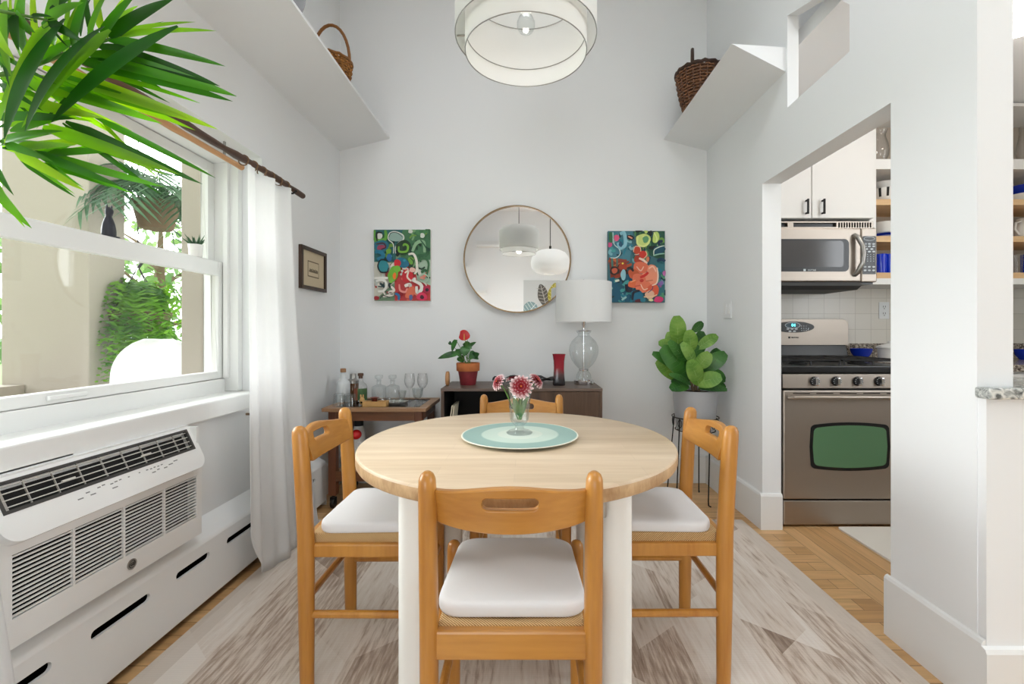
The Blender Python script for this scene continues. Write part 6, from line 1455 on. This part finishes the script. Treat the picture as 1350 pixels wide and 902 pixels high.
for pp in PL+extra:
    b_, e_, wd, d0, d1 = pp[:5]; dk = len(pp) > 5
    B_, E_ = pl(b_[0], b_[1], d0), pl(e_[0], e_[1], d1)
    n_ = Vector((rnd.uniform(-.35,.35), -1, rnd.uniform(-.25,.3)))
    ca = rnd.choice([(30,74,20),(40,94,26),(50,108,28),(62,122,30),(78,138,32),(104,158,38),(128,172,44)]); ca = (34,84,26) if dk else ca; cb = tuple(min(255,int(v*1.25)) for v in ca)
    la_, lb_ = lin(ca), lin(cb)
    ph_ = rnd.uniform(0,6)
    L = (E_-B_).length
    m_.leaf(B_, E_, wd/3.006/600*(d0+d1)/2*1.12, n_, (lambda u: max(.02, math.sin(PI*min(1,u*.96+.03))**.75)) if dk else (lambda u: max(.02, (min(1, u*5+.25))*(1-u**2.6)**.8)), rnd.uniform(.02,.06), .28, 12, 0, lambda u: tuple(la_[i]+(lb_[i]-la_[i])*(.5+.5*math.sin(u*5+ph_)) for i in range(4)))
obj('fronds', m_, M['palm'], t, recalc=False)

# ================================================================= SMALL THINGS ON THE MEETING RAIL
cz = 1.453; c = Vector((-1.558, 1.695, cz))
t = thing('cat_figurine', 'small black sitting cat figurine on the window meeting rail', 'figurine', c)
ca = MB()
ca.loft([[c+Vector((r*.62*math.cos(2*PI*k/16)+ox, r*math.sin(2*PI*k/16), z)) for k in range(16)] for r, z, ox in ((.022,0,0),(.027,.008,0),(.0275,.025,0),(.023,.05,0),(.016,.068,0),(.0115,.078,0),(.0135,.086,.001),(.0155,.096,.002),(.0135,.106,.002),(.006,.112,.001))])
for s_ in (-1, 1): ca.loft([[c+Vector((.001+.004*math.cos(2*PI*k/6), s_*.0095+.0045*math.sin(2*PI*k/6)*q, .103+h)) for k in range(6)] for q, h in ((1,0),(.7,.008),(.1,.017))])
obj('body', ca, M['cat'], t)
obj('tail', MB().tube([c+Vector((.004,.018,.005)), c+Vector((.008,.032,.005)), c+Vector((.006,.040,.006))], [.005,.004,.002], 8), M['cat'], t)
c = Vector((-1.558, 2.16, cz)); c.y = 1.558*600/(695-258)
t = thing('potted_succulent', 'little spiky succulent in a white pot on the meeting rail', 'plant', c)
obj('pot', MB().lathe([(0,0),(.024,0),(.026,.003),(.03,.055),(.0305,.058),(.027,.058),(.024,.01),(0,.01)], c, 28), M['china'], t)
obj('soil', MB().lathe([(.0275,.05),(0,.053)], c, 16), M['soil'], t)
m_ = MB()
for k in range(16):
    a = k*2.4; q = .3+.7*(k/16); d_ = Vector((math.cos(a)*q, math.sin(a)*q, 1.15-q*.6)).normalized()
    b_ = c+Vector((.008*math.cos(a), .008*math.sin(a), .05)); m_.tube([b_, b_+d_*.025, b_+d_*.055*(.8+.4*rnd.random())], [.005,.004,.0006], 6)
obj('leaves', m_, M['palmdark'], t)

# ================================================================= PORCH: FERN BASKET, HANGING PALM, CHAIR, TREES
fc = at(182, 420, 2.88)
t = thing('hanging_fern', 'big green Boston fern in a hanging basket on the porch', 'plant', fc)
obj('basket', MB().lathe([(0,-.1),(.1,-.09),(.16,-.02),(.175,.04),(.165,.04),(.15,-.02),(0,-.08)], fc, 28), M['coco'], t)
obj('hanger', MB().tube([fc+Vector((.17,0,.04)), fc+Vector((0,0,.33)), fc+Vector((-.17,0,.04))], .004, 6).tube([fc+Vector((0,.17,.04)), fc+Vector((0,0,.33)), fc+Vector((0,-.17,.04))], .004, 6).tube([fc+Vector((0,0,.32)), fc+Vector((.03,0,.36)), fc+Vector((.03,0,.40)), fc+Vector((-.01,0,.41)), fc+Vector((-.03,0,.38))], .009, 8).tube([fc+Vector((0,0,.40)), Vector((fc.x, fc.y, 2.9))], .004, 6), M['iron'], t)
m_ = MB(); rnd = random.Random(5)
for i in range(170):
    a = rnd.uniform(0, 2*PI); L = rnd.uniform(.1,.40); lift = rnd.uniform(.04,.24); droop = rnd.uniform(.16,.5)
    d_ = Vector((math.cos(a), math.sin(a), 0)); sd_ = Vector((-math.sin(a), math.cos(a), 0)); pts = []
    for k in range(27):
        u = k/26; pts.append(fc+Vector((0,0,.03))+d_*(.03+L*.75*u**.8)+Vector((0,0,lift*math.sin(PI*min(1,u*1.1))-droop*u**2.2)))
    for k in range(1, 27):
        p = pts[k]; tn = (pts[k]-pts[k-1]).normalized(); w_ = .05*math.sin(PI*min(1,.12+.86*k/27))**.8
        for s_ in (-1, 1):
            q = p+sd_*s_*w_+tn*w_*.3+Vector((0,0,rnd.uniform(-.5,.3)*w_)); m_.leaf(p, q, .02, (d_.x*.5, d_.y*.5, 1), None, .04, .1, 2)
obj('fronds', m_, M['fern'], t, recalc=False)
hc = at(206, 276, 2.92)
t = thing('hanging_palm', 'feathery dark green palm in a hanging pot on the porch', 'plant', hc)
obj('pot', MB().lathe([(0,-.13),(.08,-.13),(.09,-.12),(.125,.03),(.125,.045),(.11,.045),(.08,-.1),(0,-.1)], hc, 28), M['coco'], t)
obj('hanger', MB().tube([hc+Vector((.12,0,.04)), hc+Vector((0,0,.55)), hc+Vector((-.12,0,.04))], .003, 5).tube([hc+Vector((0,0,.54)), Vector((hc.x, hc.y, 2.9))], .003, 5), M['iron'], t)
m_ = MB()
for i in range(34):
    a = rnd.uniform(0, 2*PI); L = rnd.uniform(.3,.55); up = rnd.uniform(.25,.95)
    d_ = Vector((math.cos(a), math.sin(a), 0)); sd_ = Vector((-math.sin(a), math.cos(a), 0)); pts = []
    for k in range(13):
        u = k/12; pts.append(hc+Vector((0,0,.05))+d_*(L*.8*u)+Vector((0,0,up*L*1.6*u-L*.95*u*u)))
    for k in range(2, 13):
        p = pts[k]; tn = (pts[k]-pts[k-1]).normalized()
        for s_ in (-1, 1): m_.leaf(p, p+sd_*s_*.12+tn*.10+Vector((0,0,-.045)), .02, (0,-.6,1), lambda u: 1-u**2, .03, .2, 3)
    m_.tube(pts, .003, 4)
obj('fronds', m_, M['palmdark'], t, recalc=False)
# moulded white chair on the porch
wc = Vector((-2.0, 2.36, .12))
t = thing('porch_chair', 'white moulded shell chair on the porch, its back seen through glass', 'chair', wc)
m_ = MB(); vs = []; nu, nv = 36, 40
for j in range(nv+1):
    v = j/nv
    for i in range(nu+1):
        u = -1+2*i/nu
        if v < .5: y_, z_ = .24-.44*(v/.5), .44-.03*math.sin(PI*v/.5)
        else: w_ = (v-.5)/.5; y_, z_ = -.20-.10*w_, .44+.50*w_
        hw = .205*(1-.0*v)*(1 if v < .8 else math.sqrt(max(.02, 1-((v-.8)/.2)**2*.9)))
        vs.append(Vector((u*hw, y_+.07*u*u*(.3+v), z_+.05*u*u*(1-v))))
m_.add([Matrix.Rotation(R(200), 3, 'Z') @ p + wc for p in vs], [(j*(nu+1)+i, j*(nu+1)+i+1, (j+1)*(nu+1)+i+1, (j+1)*(nu+1)+i) for j in range(nv) for i in range(nu)])
obj('shell', m_, M['white'], t, smooth=80, solid=.008)
for sx in (-1, 1):
    for sy in (-1, 1):
        a, b = Matrix.Rotation(R(200), 3, 'Z') @ Vector((sx*.12, sy*.12, .41)), Matrix.Rotation(R(200), 3, 'Z') @ Vector((sx*.18, sy*.2, .0))
        obj('leg', MB().tube([a+wc, b+wc], [.012,.010], 8), M['bamboo'], t)
# trees beyond the porch
def tree(x, y, h, r, seed, label, dens=420):
    rn = random.Random(seed); t = thing('tree', label, 'tree', (x, y, -.2), 0, 'trees beyond the porch')
    tr = MB().tube([(x,y,-.2), (x+.05,y,h*.3), (x-.1,y+.1,h*.65), (x,y,h*.9)], [.16,.13,.08,.03], 8)
    for k in range(6):
        a = rn.uniform(0,6.28); tr.tube([(x-.03,y,h*(.35+.08*k)), (x+r*.7*math.cos(a), y+r*.7*math.sin(a), h*(.5+.08*k))], [.05,.015], 6)
    obj('trunk', tr, M['bark'], t)
    lf = MB()
    for k in range(dens):
        a, b_, q = rn.uniform(0,6.28), math.acos(rn.uniform(-1,1)), rn.random()**.4
        c_ = Vector((x+r*q*math.sin(b_)*math.cos(a), y+r*q*math.sin(b_)*math.sin(a), h*.62+h*.38*q*math.cos(b_)))
        d_ = Vector((rn.uniform(-1,1), rn.uniform(-1,1), rn.uniform(-1,.4))).normalized()
        lf.leaf(c_, c_+d_*rn.uniform(.14,.3), rn.uniform(.08,.16), (rn.uniform(-1,1), rn.uniform(-1,1), 1), None, .05, .15, 3)
    obj('foliage', lf, M['treeleaf'], t, recalc=False)
tree(-6.6, 8.2, 3.3, 1.5, 1, 'pale leafy tree beyond the porch, between column and wall')
tree(-8.6, 12.5, 4.6, 2.0, 2, 'farther tree beyond the porch, behind the nearer leafy one')
tree(-6.2, 4.6, 2.6, 1.1, 3, 'small tree beyond the porch at the left edge of the window')
# ================================================================= COLOUR MANAGEMENT
vs_ = scn.view_settings
scn.display_settings.display_device = 'sRGB'
vs_.view_transform = 'Standard'; vs_.look = 'None'; vs_.gamma = 1.0; vs_.exposure = 0.25; vs_.use_curve_mapping = False
